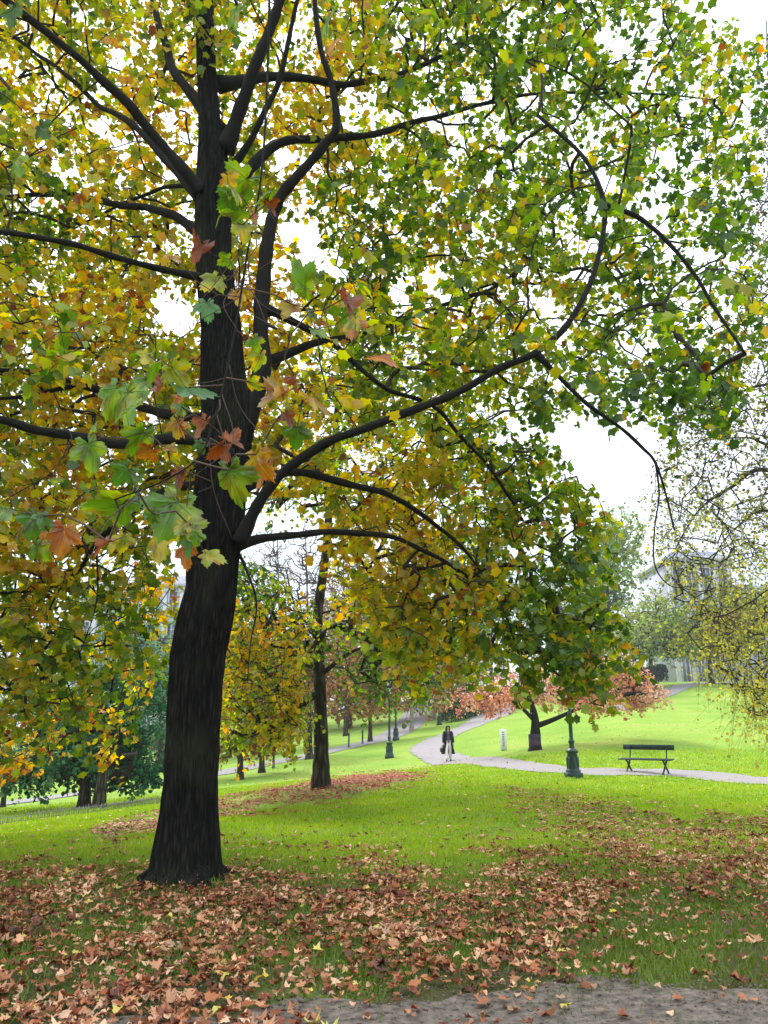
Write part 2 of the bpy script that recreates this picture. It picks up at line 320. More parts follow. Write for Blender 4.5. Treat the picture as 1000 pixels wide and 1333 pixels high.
def clusters(P, tips, nl, size, spread, droop, rng=None, flat=.5):
    """leaves along a short drooping shoot at every tip"""
    n = len(tips); T = P[tips]; d = R.randn(n, 3); d[:, 2] = d[:, 2]*.5 - droop; d /= np.linalg.norm(d, axis=1)[:, None]
    L_ = spread*R.uniform(.6, 1.3, n); k = np.maximum(R.poisson(nl, n), 2); idx = np.repeat(np.arange(n), k); m_ = len(idx)
    t = R.rand(m_); base = T[idx] + d[idx]*(L_[idx]*t)[:, None] + np.stack([0*t, 0*t, -L_[idx]*.25*t*t], 1)
    off = R.randn(m_, 3); off[:, 2] -= .4; off /= np.linalg.norm(off, axis=1)[:, None]; S = size*R.uniform(.6, 1.25, m_)
    pos = base + off*(S*R.uniform(.3, .9, m_))[:, None]
    yd = off + R.randn(m_, 3)*.35; yd[:, 2] -= .35; z = R.randn(m_, 3)*flat; z[:, 2] += .8
    end = T + d*L_[:, None] + np.stack([L_*0, L_*0, -L_*.25], 1); mid = T + d*(L_*.5)[:, None] - np.stack([L_*0, L_*0, L_*.06], 1)
    return idx, pos, yd, z, S, (T, mid, end), base
def sample_region(poly, Y0, Y1, n, gaps=(), gapY=None, ybias=1.0):
    poly = np.array(poly, float); lo = poly.min(0); hi = poly.max(0); out_ = []
    while len(out_) < n:
        x = R.uniform(lo[0], hi[0], 4000); y = R.uniform(lo[1], hi[1], 4000); ok = inpoly(x, y, poly)
        for gx_, gy_, gr in gaps: ok &= ((x-gx_)**2 + (y-gy_)**2 > gr*gr)
        for a, b_ in zip(x[ok], y[ok]): out_.append(at(a, b_, Y0 + (Y1-Y0)*R.rand()**ybias))
    return np.array(out_[:n])
AUT = [(52, 86, 18), (78, 112, 20), (108, 134, 24), (140, 150, 28), (172, 160, 30), (196, 164, 34), (184, 138, 42), (148, 90, 40), (98, 56, 36)]
def leafcolour(pos, idx, tippos, shift, f=.22, seed=2, stops=AUT, jit=.13, amp=.38):
    u = (vnoise(tippos, f, seed)-.5)*amp + (vnoise(tippos, f*4, seed+1)-.5)*.27 + shift(tippos)
    u = u[idx] + R.randn(len(idx))*jit; u = np.where(R.rand(len(idx)) < .04, u + .45, u)
    return gradient(stops, u)*R.uniform(.62, 1.2, (len(idx), 1))
# ------------------------------------------------------------ main plane tree
tree = empty('plane_tree', (BX, BY, H(BX, BY)[0])); tag(tree, 'huge dark trunked plane tree rising from the carpet of fallen leaves', 'tree')
prof = [(1172, 168, 300), (1157, 178, 297), (1144, 187, 292), (1125, 192, 287), (1102, 195, 285), (1060, 202, 283), (1018, 208, 282), (970, 211, 284), (934, 214, 285), (890, 218, 288), (850, 221, 293), (808, 229, 303),
        (766, 240, 309), (724, 242, 313), (695, 243, 322), (665, 247, 322), (640, 250, 324), (600, 256, 328), (560, 262, 334), (520, 262, 328), (480, 262, 322), (430, 262, 316), (380, 258, 311), (330, 254, 306),
        (280, 254, 304), (230, 256, 302), (195, 258, 296), (160, 259, 288), (120, 258, 284), (60, 256, 281), (0, 254, 278), (-90, 250, 270), (-200, 246, 262), (-330, 244, 252)]
cs = []; rs = []
for py, xl, xr in prof: cs.append(at((xl+xr)/2, py, 8.7)); rs.append((xr-xl)/2*.91*scale_at((xl+xr)/2, py, 8.7))
zz = np.array([c[2] for c in cs]); xx = np.array([c[0] for c in cs]); rs = np.array(rs); zs = np.concatenate([np.linspace(-.22, 5, 220), np.linspace(5.1, zz[-1], 110)]); NS = 230; th = np.arange(NS)*2*pi/NS
V = []
for z in zs:
    r = np.interp(z, zz, rs); cx = np.interp(z, zz, xx); k = math.exp(-max(z+.05, 0)/.24)
    lob = 1 + .035*np.sin(3*th+1+z*.5) + .03*np.sin(5*th+z*.8) + k*(.20*np.maximum(0, np.cos(5*th+.6))**2 + .14*np.maximum(0, np.cos(3*th-2.2)))
    q = np.stack([np.cos(th)*3.2, np.sin(th)*3.2, np.full(NS, z*.45)], 1); q3 = np.stack([np.cos(th)*9, np.sin(th)*9, np.full(NS, z*1.1)], 1)
    bumpy = (vnoise(q, .5, 5)-.5)*.05 + (vnoise(q3, .5, 7)-.5)*.035
    q4 = np.stack([np.cos(th)*20, np.sin(th)*20, np.full(NS, z*1.5)], 1); rr = r*lob + bumpy*min(1, r/.2) - np.abs(vnoise(q4, .5, 8)-.5)**.6*.022*min(1, r/.2)
    V.append(np.stack([cx + rr*np.cos(th), 8.7 + rr*np.sin(th), np.full(NS, z)], 1))
V = np.concatenate(V); nz = len(zs); i, j = np.meshgrid(np.arange(nz-1), np.arange(NS), indexing='ij'); i = i.ravel(); j = j.ravel(); k = (j+1) % NS
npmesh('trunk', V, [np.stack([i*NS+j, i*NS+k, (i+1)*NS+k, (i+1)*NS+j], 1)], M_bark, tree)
for k, (a, l_) in enumerate(((205, .42), (250, .40), (300, .45), (340, .36), (35, .5), (120, .6), (160, .4))):
    a = radians(a + 6*R.randn()); dr = np.array([cos(a), sin(a)]); pp = []
    for t in np.linspace(0, 1, 9): q = np.array([BX, 8.7]) + dr*(.28 + l_*t) + np.array([-dr[1], dr[0]])*.10*sin(t*4+k); pp.append((q[0], q[1], H(q[0], q[1])[0] + .09*(1-t)**2 - .04*t))
    mb = MB(); mb.tube(catmull(pp, 3), np.linspace(.09, .012, 25), 12); mb.build('root', M_bark, tree)
limbs = [
 ([(262,250,8.6),(215,190,8.3),(150,120,7.9),(60,40,7.4),(-60,-50,6.8),(-160,-120,6.2)], .08, .03),
 ([(262,262,8.7),(200,190,9),(120,125,9.4),(60,78,9.7),(0,38,10),(-110,-10,10.4)], .055, .02),
 ([(268,362,8.6),(200,350,8.2),(120,328,7.8),(60,312,7.5),(0,302,7.2),(-110,300,6.7)], .045, .025),
 ([(268,310,8.8),(215,275,9.2),(130,257,9.8),(60,253,10.3),(0,256,10.8),(-110,250,11.4)], .065, .03),
 ([(268,245,8.8),(225,240,9.3),(180,255,9.8),(110,290,10.4),(60,320,11)], .04, .012),
 ([(300,556,8.6),(220,535,8.9),(150,512,9.3),(75,490,9.8),(0,482,10.3),(-120,480,10.9)], .07, .035),
 ([(110,500,9.55),(60,508,9.4),(0,518,9.1),(-90,530,8.8)], .035, .02),
 ([(300,592,8.5),(240,576,8.1),(165,583,7.8),(100,573,7.5),(50,562,7.3),(0,546,7.1),(-110,530,6.7)], .066, .035),
 ([(285,628,8.8),(215,636,9.2),(185,652,9.5),(135,700,9.9),(100,745,10.3),(50,768,10.6),(-60,775,11)], .06, .018),
 ([(100,745,10.3),(75,770,10.4),(60,810,10.4),(78,860,10.4),(98,920,10.4)], .018, .007),
 ([(125,710,10),(128,760,10),(122,800,10),(104,850,10)], .014, .006),
 ([(290,175,8.8),(235,100,9.2),(210,40,9.5),(190,-40,9.9),(170,-150,10.4)], .085, .035),
 ([(292,195,8.7),(325,110,8.4),(350,40,8.2),(372,-30,8.0),(385,-120,7.6)], .10, .05),
 ([(300,220,8.6),(345,150,8.2),(372,60,7.9),(392,-20,7.7),(420,-120,7.3)], .05, .02),
 ([(285,110,8.8),(370,98,9.2),(450,108,9.7),(530,93,10.3),(620,50,11)], .085, .03),
 ([(300,245,8.7),(360,190,8.9),(430,180,9.2),(500,172,9.5),(560,155,9.8),(650,130,10.2),(720,121,10.6),(850,122,11.3),(930,130,11.8)], .075, .012),
 ([(300,590,8.65),(322,545,8.7),(338,490,8.7),(341,440,8.7),(346,380,8.7),(352,320,8.65),(362,270,8.6),(385,230,8.5),(420,190,8.4),(438,165,8.3),(432,110,8.2),(415,50,8.1),(405,-60,8)], .14, .03),
 ([(312,705,8.5),(345,640,8.3),(400,595,8.1),(470,560,7.9),(560,525,7.8),(640,485,7.7),(700,460,7.7),(745,415,7.7),(775,350,7.8),(787,270,7.9),(760,205,8.0),(700,150,8.2)], .062, .024),
 ([(787,268,7.9),(840,290,7.8),(890,340,7.7),(930,400,7.6),(970,460,7.5)], .034, .014),
 ([(700,462,7.7),(745,505,7.8),(790,545,7.9),(832,580,8.0),(852,600,8),(866,640,8.1),(878,690,8.1)], .030, .010),
 ([(854,602,8),(858,645,8),(851,690,8),(852,735,8),(872,762,8),(900,764,8)], .011, .005),
 ([(300,640,8.8),(370,618,9.1),(440,624,9.4),(500,642,9.8),(560,678,10.2),(610,722,10.6),(645,780,10.9)], .07, .015),
 ([(305,712,8.6),(345,698,8.8),(400,691,9.1),(470,694,9.5),(540,712,9.9),(600,745,10.3),(650,785,10.7),(675,850,11)], .058, .015),
 ([(612,752,10.4),(645,738,10.5),(690,740,10.7),(720,770,10.8)], .022, .008),
 ([(345,400,8.7),(430,445,8.9),(500,503,9.2),(560,532,9.4),(612,577,9.7),(652,632,10),(682,680,10.3),(680,698,10.4),(720,720,10.6)], .042, .01),
 ([(335,475,8.8),(400,450,9.2),(470,435,9.7),(540,410,10.3),(600,390,10.9),(650,370,11.5),(730,310,12)], .06, .02),
 ([(345,410,8.7),(400,406,9.3),(470,402,9.7),(560,395,10)], .024, .01),
 ([(312,722,8.6),(325,755,8.6),(333,790,8.6),(326,840,8.6),(322,885,8.6)], .016, .005),
 ([(372,-30,8.0),(365,-200,5.5),(355,-300,3.6),(352,-80,2.4),(348,100,2.3),(340,230,2.25),(322,330,2.2),(306,430,2.15),(286,520,2.1),(262,590,2.05),(215,625,2.0),(150,650,2.0)], .03, .0025),
]
skel = []; skr = []
for pts, r0, r1 in limbs:
    W = catmull([at(*p) for p in pts], 9); n = len(W); t = np.linspace(0, 1, n)
    wig = np.stack([vnoise(W, .5, s)-.5 for s in (21, 22, 23)], 1)*.10*min(1, r0/.05)*np.sin(pi*np.clip(t*1.4, 0, 1))[:, None]; W = W + wig*(0 if pts[-1][2] < 3 else 1)
    rad = r0 + (r1-r0)*t**.8; rad = rad*(1 + .5*np.exp(-t*18)); rad = rad*(1 + (vnoise(W, 2.2, 24)-.5)*.22)
    if pts[-1][2] < 3: rad = np.interp(np.arange(n), [0, 18, 30, n], [.03, .010, .0045, .002])
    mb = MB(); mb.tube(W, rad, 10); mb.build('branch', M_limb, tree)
    if pts[-1][2] > 3: skel.append(W[3:])
trunkpts = np.stack([np.interp(np.linspace(3.5, zz[-1], 40), zz, xx), np.full(40, 8.7), np.linspace(3.5, zz[-1], 40)], 1)
skel = np.concatenate(skel + [trunkpts[14:]])
gaps = [(400, 288, 36), (408, 345, 26), (225, 390, 36), (258, 160, 20), (650, 520, 22), (620, 545, 12), (505, 245, 10), (375, 190, 12), (100, 150, 16), (160, 60, 12), (570, 365, 26), (520, 375, 18), (840, 440, 20), (880, 200, 20), (610, 300, 12)]
RA = [(-260,-260),(700,-260),(840,-40),(880,15),(985,25),(990,150),(958,270),(1005,430),(940,560),(885,545),(820,500),(745,520),(640,560),(560,565),(440,570),(430,640),(350,600),(240,650),(-260,700)]
att = np.concatenate([sample_region(RA, 8.2, 14.5, 8800, gaps), sample_region(RA, 5.6, 8.2, 360, gaps)]); ax_, ay_ = proj(att); lx, ly = proj(np.concatenate([catmull([at(*p) for p in limbs[k][0]], 9) for k in (0, 1, 2, 3, 5, 7, 11, 12, 14, 15, 16, 17, 18, 21, 22, 24, 25)])); near_ = np.array([np.hypot(lx-a_, ly-b_).min() for a_, b_ in zip(ax_, ay_)]); att = att[~((att[:, 1] < 9.3) & (near_ < 32))]; att = att[(vnoise(att, .42, 301) > .30) | (R.rand(len(att)) < .25)]; print('att', len(att))
px_, py_ = proj(att); keep = ~((att[:, 1] < 8.9) & (px_ > 225) & (px_ < 375) & (py_ > 40)); keep &= ~((px_ > 780) & (R.rand(len(px_)) < .35)); att = att[keep]
RB = [(560,560),(640,545),(725,580),(790,660),(775,760),(795,850),(760,868),(640,855),(560,868),(490,838),(440,750),(430,620),(500,590)]
att = np.concatenate([att, sample_region(RB, 9.8, 13.2, 560, [(385, 705, 60), (765, 590, 30), (600, 640, 18), (700, 700, 16), (640, 800, 18), (560, 760, 16)]), sample_region([(700,800),(790,800),(795,860),(770,885),(720,880)], 10, 12, 50)])
RC = [(-260,650),(230,645),(215,720),(190,790),(150,860),(100,930),(-260,960)]
att = np.concatenate([att, sample_region(RC, 9.5, 12, 420)])
P, par, tips, cnt, n0 = grow(skel, att, .3, .35, .10, .07)
(Vw, Qw), rr = wood(P, par, cnt, n0, .0042, .55, .03, 4)
idx, pos, yd, z, S, (T0, T1, T2), bs = clusters(P, tips, 15, .108, .55, .75)
sh = lambda p: .315 - .026*np.clip(p[:, 0], -3, 4)
C = leafcolour(pos, idx, P[tips], sh, .16, 31)
v1, q1 = frustums(T0, T1, np.full(len(T0), .004), np.full(len(T0), .003), 3); v2, q2_ = frustums(T1, T2, np.full(len(T0), .003), np.full(len(T0), .0018), 3)
mb = MB(); mb.add(Vw, Qw); mb.add(v1, q1); mb.add(v2, q2_); tag(mb.build('twigs', M_twig, tree), kind='stuff')
leaf_mesh('crown', pos, yd, z, S, C, T_MID, M_leaf, tree)
# ---- near hanging spray
def hero_template(seed):
    r_ = np.random.RandomState(seed); lob = [(-2.2, .45), (-1.12, .80), (0, 1.0), (1.12, .80), (2.2, .45)]; ang = []; rad = []; ridge = []
    for k, (a, l) in enumerate(lob):
        w = .48
        for da, f in ((-w*.95, .70), (-w*.74, .80), (-w*.55, .77), (-w*.38, .90), (-w*.18, .87), (0, 1.0), (w*.18, .87), (w*.38, .90), (w*.55, .77), (w*.74, .80), (w*.95, .70)):
            ang.append(a+da); rad.append(l*f*(1 + r_.uniform(-.04, .04))); ridge.append(1 - min(1, abs(da)/(w*.5)))
        if k < 4: ang.append((a+lob[k+1][0])/2); rad.append(.62*(l+lob[k+1][1])/2); ridge.append(-.3)
    ang = np.array(ang); rad = np.array(rad); ridge = np.array(ridge); n = len(ang); rings = [.25, .5, .78, 1.0]; V = [(0, 0, 0)]; cm = [1.3]
    c1, c2, tw = r_.uniform(.2, 1.1), r_.uniform(-.4, 1.0), r_.uniform(-.6, .6)
    for f in rings:
        for a, l, rg in zip(ang, rad, ridge):
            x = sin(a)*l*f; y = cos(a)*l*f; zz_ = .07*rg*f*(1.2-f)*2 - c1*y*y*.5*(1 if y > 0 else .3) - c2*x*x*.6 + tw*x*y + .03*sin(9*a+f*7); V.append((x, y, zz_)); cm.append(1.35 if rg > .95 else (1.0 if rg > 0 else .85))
    T = []; Q = []
    for k in range(n-1):
        T.append((0, 1+k, 2+k))
        for f in range(3): a = 1+f*n+k; Q += [(a, a+n, a+n+1), (a, a+n+1, a+1)]
    return np.array(V), np.array(T+Q), np.array(cm), ang, rad
GR, DG, YG, YE, OR, BR, TE, PK, TN = (98, 142, 34), (74, 120, 32), (150, 168, 44), (206, 180, 44), (200, 136, 44), (140, 78, 38), (92, 138, 84), (176, 122, 90), (186, 156, 96)
hero = [(165,528,95,GR,5,.5),(258,508,80,TE,75,.9),(232,528,52,OR,0,.6),(120,592,66,GR,20,.6),(182,575,60,GR,-25,.7),(303,630,82,GR,12,.1),(338,604,66,YE,20,.3),(222,672,95,GR,-18,.2),(205,708,72,YG,5,.4),
 (82,702,62,OR,0,.35),(132,710,46,PK,-70,.9),(44,684,55,DG,-10,.5),(142,660,90,GR,-72,.95),(172,652,48,TE,-30,.8),(250,690,55,YG,35,.4),(278,722,46,YG,80,.5),(240,722,50,OR,-5,.9),(258,325,52,BR,-8,.8),(274,366,48,YG,-40,.5),
 (270,402,42,TE,10,.6),(308,240,66,GR,-60,.8),(303,272,52,GR,-80,.6),(322,236,48,TE,-45,.7),(352,272,38,BR,40,.8),(452,398,60,BR,20,.7),(458,425,48,OR,-10,.7),(500,466,54,OR,80,.8),(384,498,36,BR,0,.9),
 (414,522,66,YE,70,.8),(356,518,60,TN,-60,.7),(388,362,72,GR,-140,.95),(376,402,42,YE,-30,.6),(282,588,50,BR,-50,.8),(236,622,36,BR,-10,.8),(304,576,50,PK,60,.8),(200,478,62,GR,-50,.7),(232,488,52,YG,40,.6),
 (338,470,40,YG,-10,.5),(208,505,44,BR,-20,.8),(190,590,40,OR,-60,.8),(262,556,44,PK,-30,.9),(60,698,30,YE,-30,.6),(318,300,40,YG,20,.7),(296,262,44,DG,-50,.7),(346,612,44,BR,60,.9),(375,545,34,BR,30,.9),(236,560,34,OR,10,.8),
 (425,30,60,GR,-20,.6),(20,215,46,GR,10,.5),(55,170,38,DG,30,.5),(15,20,44,DG,-10,.5),(306,20,44,GR,0,.5),(430,60,36,OR,-20,.8)]
for _ in range(46):
    k = R.randint(0, 48); hx, hy, s_, c, a, tl = hero[k]; hero.append((hx+R.uniform(-48, 48), hy+R.uniform(-40, 40), s_*R.uniform(.45, .8), [GR, GR, YG, DG, YE, GR, OR, YG][R.randint(8)], R.uniform(-80, 80), R.uniform(.3, .95)))
hskel = catmull([at(*p) for p in limbs[-1][0]], 9)[34:]
hb = []; MBh = MB(); Vn = MB()
for n_, (hx, hy, s, c, a, tilt) in enumerate(hero):
    if hx < 60 and hy < 300 or (hx in (306, 425, 430) and hy < 100): Yh = 3.2 + R.rand()
    else: Yh = 2.0 + .35*R.rand()
    TV, TT, cm, ang, rad = hero_template(n_); a = radians(a); size = s*.64*scale_at(hx, hy, Yh)
    tipdir = np.array([sin(a), R.uniform(-.4, .4), -cos(a)]); tipdir /= np.linalg.norm(tipdir)
    nrm = np.array([R.uniform(-.9, .9), -.9+.5*tilt, 1.2*tilt*(1 if R.rand() < .75 else -1)]); X = np.cross(tipdir, nrm); X /= np.linalg.norm(X); Z = np.cross(X, tipdir)
    o = at(hx, hy, Yh) - tipdir*size*.35
    if c in (BR, PK, TN): TV = TV.copy(); TV[:, 2] += TV[:, 0]**2*1.3; TV[:, 0] *= .68
    Wv = o + size*(TV[:, :1]*X + TV[:, 1:2]*tipdir + TV[:, 2:]*Z)
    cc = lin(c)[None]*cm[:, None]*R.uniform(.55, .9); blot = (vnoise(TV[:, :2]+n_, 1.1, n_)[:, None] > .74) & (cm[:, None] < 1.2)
    edge = {GR: YG, YG: YE, YE: BR, OR: BR}.get(c, None)
    if edge is not None: w = np.clip(vnoise(TV[:, :2]+n_*3, .6, n_+9)[:, None]*1.6-.75, 0, 1); cc = cc*(1-w) + lin(edge)*w
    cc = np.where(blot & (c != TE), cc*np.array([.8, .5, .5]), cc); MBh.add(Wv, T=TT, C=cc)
    nn = len(ang)
    for k in (5, 17, 29, 41, 53):   # raised veins
        ids = [0] + [1+f*nn+k for f in range(4)]; Wp = Wv[ids] - Z*size*.006*np.sign(np.dot(Z, o-np.array([0, 0, CAMZ])))
        A = Wp[:-1]; B = Wp[1:]; v_, q_ = frustums(A, B, np.array([.016, .013, .009, .005])*size, np.array([.013, .009, .005, .002])*size, 3); Vn.add(v_, q_, C=np.minimum(lin(c)*.95+.02, .6))
    if Yh < 3: hb.append(o)
HP, hpar, htips, hcnt, hn0 = grow(hskel, np.array(hb), .08, .3, .10, .12)
(Vw, Qw), rr = wood(HP, hpar, hcnt, hn0, .0012, .5, .003, 5)
mb = MB(); mb.add(Vw, Qw)
for _ in range(26):   # fine bare shoots of the spray
    p0 = hskel[R.randint(6, len(hskel)-4)]; d = R.randn(3)*np.array([.16, .08, .1]) - np.array([0, 0, .14]); mb.tube(catmull([p0, p0+d*.5+R.randn(3)*.03, p0+d+R.randn(3)*.03], 5), np.linspace(.0018, .0009, 11), 4)
hw = mb.build('hanging_twigs', plain('hanging_bark', (.10, .065, .05), .8, 0, .2, 30, 0), tree)
tag(hw, kind='stuff')
sp = MBh.build('hanging_leaves', M_hero, tree); tag(sp, 'large close green, yellow and brown leaves hanging in front of the trunk')
Vn.build('leaf_veins', M_hero, tree)
# ------------------------------------------------------------ other trees
def blobs(bl, n):
    """attractors spread in ellipsoids [(px,py,rx,ry,Y,depth radius)] given at their own distance"""
    w = np.array([b_[2]*b_[3] for b_ in bl], float); w /= w.sum(); out_ = []
    for b_, k in zip(bl, R.multinomial(n, w)):
        c = at(b_[0], b_[1], b_[4]); s = scale_at(b_[0], b_[1], b_[4]); d = R.randn(k, 3); d /= np.linalg.norm(d, axis=1)[:, None]; d *= (R.rand(k)**.42)[:, None]
        d *= (1 + .25*(vnoise(d*2+b_[0], .5, int(b_[0]))-.5))[:, None]
        out_.append(c + d*np.array([b_[2]*s, b_[5], b_[3]*s]))
    A = np.concatenate(out_); A[:, 2] = np.maximum(A[:, 2], H(A[:, 0], A[:, 1]) + .25); return A
def tree_gen(name, label, cat, base, trunk, r0, r1, att, nl, size, spread, droop, stops, shift=.5, mat=None, bark=None, group=None, bias=.9, rt=.008, f=.15, seed=1, templ=None, step=.5, amp=.75, jit=.1, rmax=.2, sag=.06, extra=(), wob=.09):
    z0 = H(base[0], base[1])[0]; o = empty(name, (base[0], base[1], z0)); tag(o, label, cat, group)
    T = catmull([(base[0], base[1], z0-.15)] + [tuple(p) for p in trunk], 8); mb = MB(); t = np.linspace(0, 1, len(T)); rad = (r0 + (r1-r0)*t**.8)*(1 + .45*np.exp(-t*14))
    rad = rad*(1+(vnoise(T, 1.5, seed)-.5)*.12); mb.tube(T, rad, 12); sk = [T[int(len(T)*.3):]]
    for pts, a, b_ in extra:
        E = catmull(pts, 8); mb.tube(E, np.linspace(a, b_, len(E)), 8); sk.append(E)
    mb.build('trunk', bark or M_barkfar, o)
    P, par, tips, cnt, n0 = grow(np.concatenate(sk), att, step, bias, sag, wob); (Vw, Qw), rr = wood(P, par, cnt, n0, rt, .5, rmax, 5)
    idx, pos, yd, z, S, (T0, T1, T2), bs = clusters(P, tips, nl, size, spread, droop)
    mb = MB(); mb.add(Vw, Qw); n = len(T0); rr_ = rt*.8
    v1, q1 = frustums(T0, T1, np.full(n, rr_), np.full(n, rr_*.8), 3); v2, q2 = frustums(T1, T2, np.full(n, rr_*.8), np.full(n, rr_*.5), 3); mb.add(v1, q1); mb.add(v2, q2)
    tag(mb.build('branches', bark or M_twig, o), kind='stuff')
    shf = shift if callable(shift) else (lambda p: np.full(len(p), shift))
    if nl > 0: leaf_mesh('crown', pos, yd, z, S, leafcolour(pos, idx, P[tips], shf, f, seed, stops, jit, amp), templ or T_LOW, mat or M_far, o)
    return o
# left golden neighbour, trunk outside the frame
c = (-13.5, 16.5)
tree_gen('plane_tree', 'golden leaved plane tree overhanging the left edge, its trunk out of frame', 'tree', c, [(-13.4, 16.5, 1), (-13.2, 16.4, 4), (-13, 16.2, 8), (-12.6, 16, 13)], .38, .12,
    sample_region([(-420,250),(60,260),(215,330),(240,640),(228,760),(205,900),(150,985),(0,1005),(-420,1010)], 13, 19.5, 1500, [(222, 395, 40), (215, 820, 26)]), 13, .12, .7, .7, AUT, lambda p: .40, M_leaf, M_limb, None, .5, .007, .14, 41, T_MID, .5, sag=.12)
_f = lambda A: A[~((np.abs(proj(A)[0]-420) < 24) & (proj(A)[1] > 850))]
c = ground(418, 1026)[:2]; tx = [at(419, 960, 22.5), at(416, 880, 22.5), at(414, 800, 22.6), at(424, 720, 22.8), at(432, 620, 23), at(440, 520, 23.2)]; tx[0] = at(418, 960, 22.5)
tree_gen('plane_tree', 'yellow leaved plane tree with a straight trunk standing in a strip of red leaves', 'tree', c, tx, .225, .09,
    _f(np.concatenate([sample_region([(288,745),(345,735),(410,800),(408,930),(372,968),(330,962),(290,965)], 17.5, 21, 330), sample_region([(290,440),(600,420),(660,600),(660,790),(570,895),(500,905),(455,890),(420,870),(398,930),(372,965),(330,960),(292,960)], 18, 26, 1250, [(392, 725, 62), (350, 700, 40), (432, 690, 30)])])), 13, .125, .8, .55, AUT, lambda p: .25, M_leaf, M_barkfar, None, .5, .008, .12, 44, T_LOW, .6, sag=.10,
    extra=[([at(416, 880, 22.5), at(455, 850, 22.3), at(500, 835, 22)], .08, .02), ([at(414, 830, 22.6), at(385, 790, 22.8), at(372, 740, 23)], .05, .02)])
TEAL = [(22, 66, 42), (44, 96, 62), (72, 128, 88), (120, 158, 108)]
for (bx, by, gp, lb) in ((109, 1053, [(90, 985, 62, 42, 30, 2.0), (40, 1000, 40, 30, 30.5, 1.6), (100, 930, 60, 40, 30.5, 1.8)], 'dark teal green tree at lower left, its trunk leaning left beside its twin'),
                     (128, 1053, [(150, 985, 52, 42, 30.2, 2.0), (185, 1000, 28, 28, 29.5, 1.2), (165, 920, 60, 60, 31, 2.0)], 'dark teal green tree with the upright right hand trunk of the lower left pair')):
    s = ground(bx, by); d = -1 if bx < 115 else 1
    tree_gen('evergreen_tree', lb, 'tree', s[:2], [s + [d*.05, 0, 1.2], s + [d*.3, 0, 2.6], s + [d*.7, .2, 5]], .24, .06, blobs(gp, 420), 15, .15, .5, .5, TEAL, .42, group=None, f=.35, seed=bx, rt=.008, jit=.16)
s = ground(20, 1052)
tree_gen('shrub', 'grey green spreading shrub at the left edge above the lower road', 'shrub', (s[0]-1, s[1]+1), [s + [-1, 1, 1.5], s + [-1, 1, 3]], .12, .04, blobs([(15, 1000, 55, 38, 31, 2), (-60, 985, 60, 50, 31, 2)], 300), 14, .10, .5, .4, [(74, 86, 66), (120, 124, 96), (150, 130, 96)], .45, f=.4, seed=3)
PINKB = [(104, 76, 44), (150, 108, 66), (182, 138, 92), (166, 150, 66), (142, 154, 58)]
for bx, by, gp, lb, sd in ((313, 1015, [(305, 950, 42, 40, 40, 2.0), (300, 900, 40, 35, 41, 2)], 'small brown leaved tree by the road just right of the main trunk', 61), (341, 1006, [(350, 930, 45, 48, 42, 2.2), (345, 880, 45, 40, 42, 2)], 'small brown leaved tree by the road with a flared dark trunk', 62),
     (403, 988, [(392, 905, 42, 50, 50, 2.6), (400, 860, 50, 40, 50, 2.5)], 'rusty leaved tree by the road partly behind the straight trunk', 63), (482, 966, [(480, 895, 52, 38, 58, 3.5), (470, 850, 60, 40, 60, 3)], 'brown twiggy tree beyond the road right of the straight trunk', 64),
     (536, 952, [(540, 890, 55, 40, 70, 4), (530, 850, 60, 45, 71, 4)], 'brown tree with a pale slim trunk behind the far lamp post', 65), (563, 938, [(585, 885, 50, 34, 80, 4), (575, 840, 60, 50, 82, 5)], 'pink leaved tree with a thick pale leaning trunk beside the dark hedge', 66)):
    s = ground(bx, by); k = s[1]/1040.; ln = 12 if sd == 66 else 0
    tree_gen('roadside_tree', lb, 'tree', s[:2], [at(bx+ln*.3, by-22, s[1]), at(bx+ln, by-60, s[1]+.2), at(bx+ln, by-110, s[1]+.5)], (.26 if sd in (63, 66) else .2), .06, blobs(gp, 340), 13, .16 if sd < 64 else .24, .7, .3, PINKB, .35 + .05*(sd % 3), f=.2, seed=sd, rt=.011, bark=plain('pale_bark', (.22, .19, .16), .9, 0, .3, 8, .3) if sd > 64 else None)
# low tree with salmon leaves
s = ground(697, 977); SAL = [(186, 124, 98), (216, 162, 134), (228, 192, 166), (204, 182, 142)]
ct = tree_gen('cherry_tree', 'low spreading tree with salmon pink leaves and a wrapped trunk on the right lawn', 'tree', s[:2], [at(697, 950, s[1]), at(696, 932, s[1]), at(688, 905, s[1]), at(680, 880, s[1])], .27, .08,
    blobs([(640, 905, 62, 16, 35, 2.2), (700, 890, 70, 22, 37, 2.5), (770, 905, 45, 18, 36, 1.8), (815, 893, 48, 30, 37.5, 2.2), (845, 905, 30, 12, 37, 1.4), (800, 865, 32, 16, 38, 1.6)], 640), 13, .13, .5, .9, SAL, .4, f=.3, seed=71, rt=.009,
    extra=[([at(699, 945, s[1]), at(720, 937, s[1]-.1), at(745, 926, s[1]-.1), at(790, 905, s[1]+.5), at(830, 890, s[1]+1)], .13, .03), ([at(696, 938, s[1]), at(670, 915, s[1]), at(630, 905, s[1]-.4)], .10, .03)], bark=M_limb)
mb = MB(); mb.lathe([(.27, -.05), (.28, .02), (.27, .35), (.28, .68), (.265, .70)], (s[0], s[1], s[2]), 14); mb.build('trunk_wrap', plain('wrap', (.05, .035, .06), .8, 0, .6, 6, .4), ct)
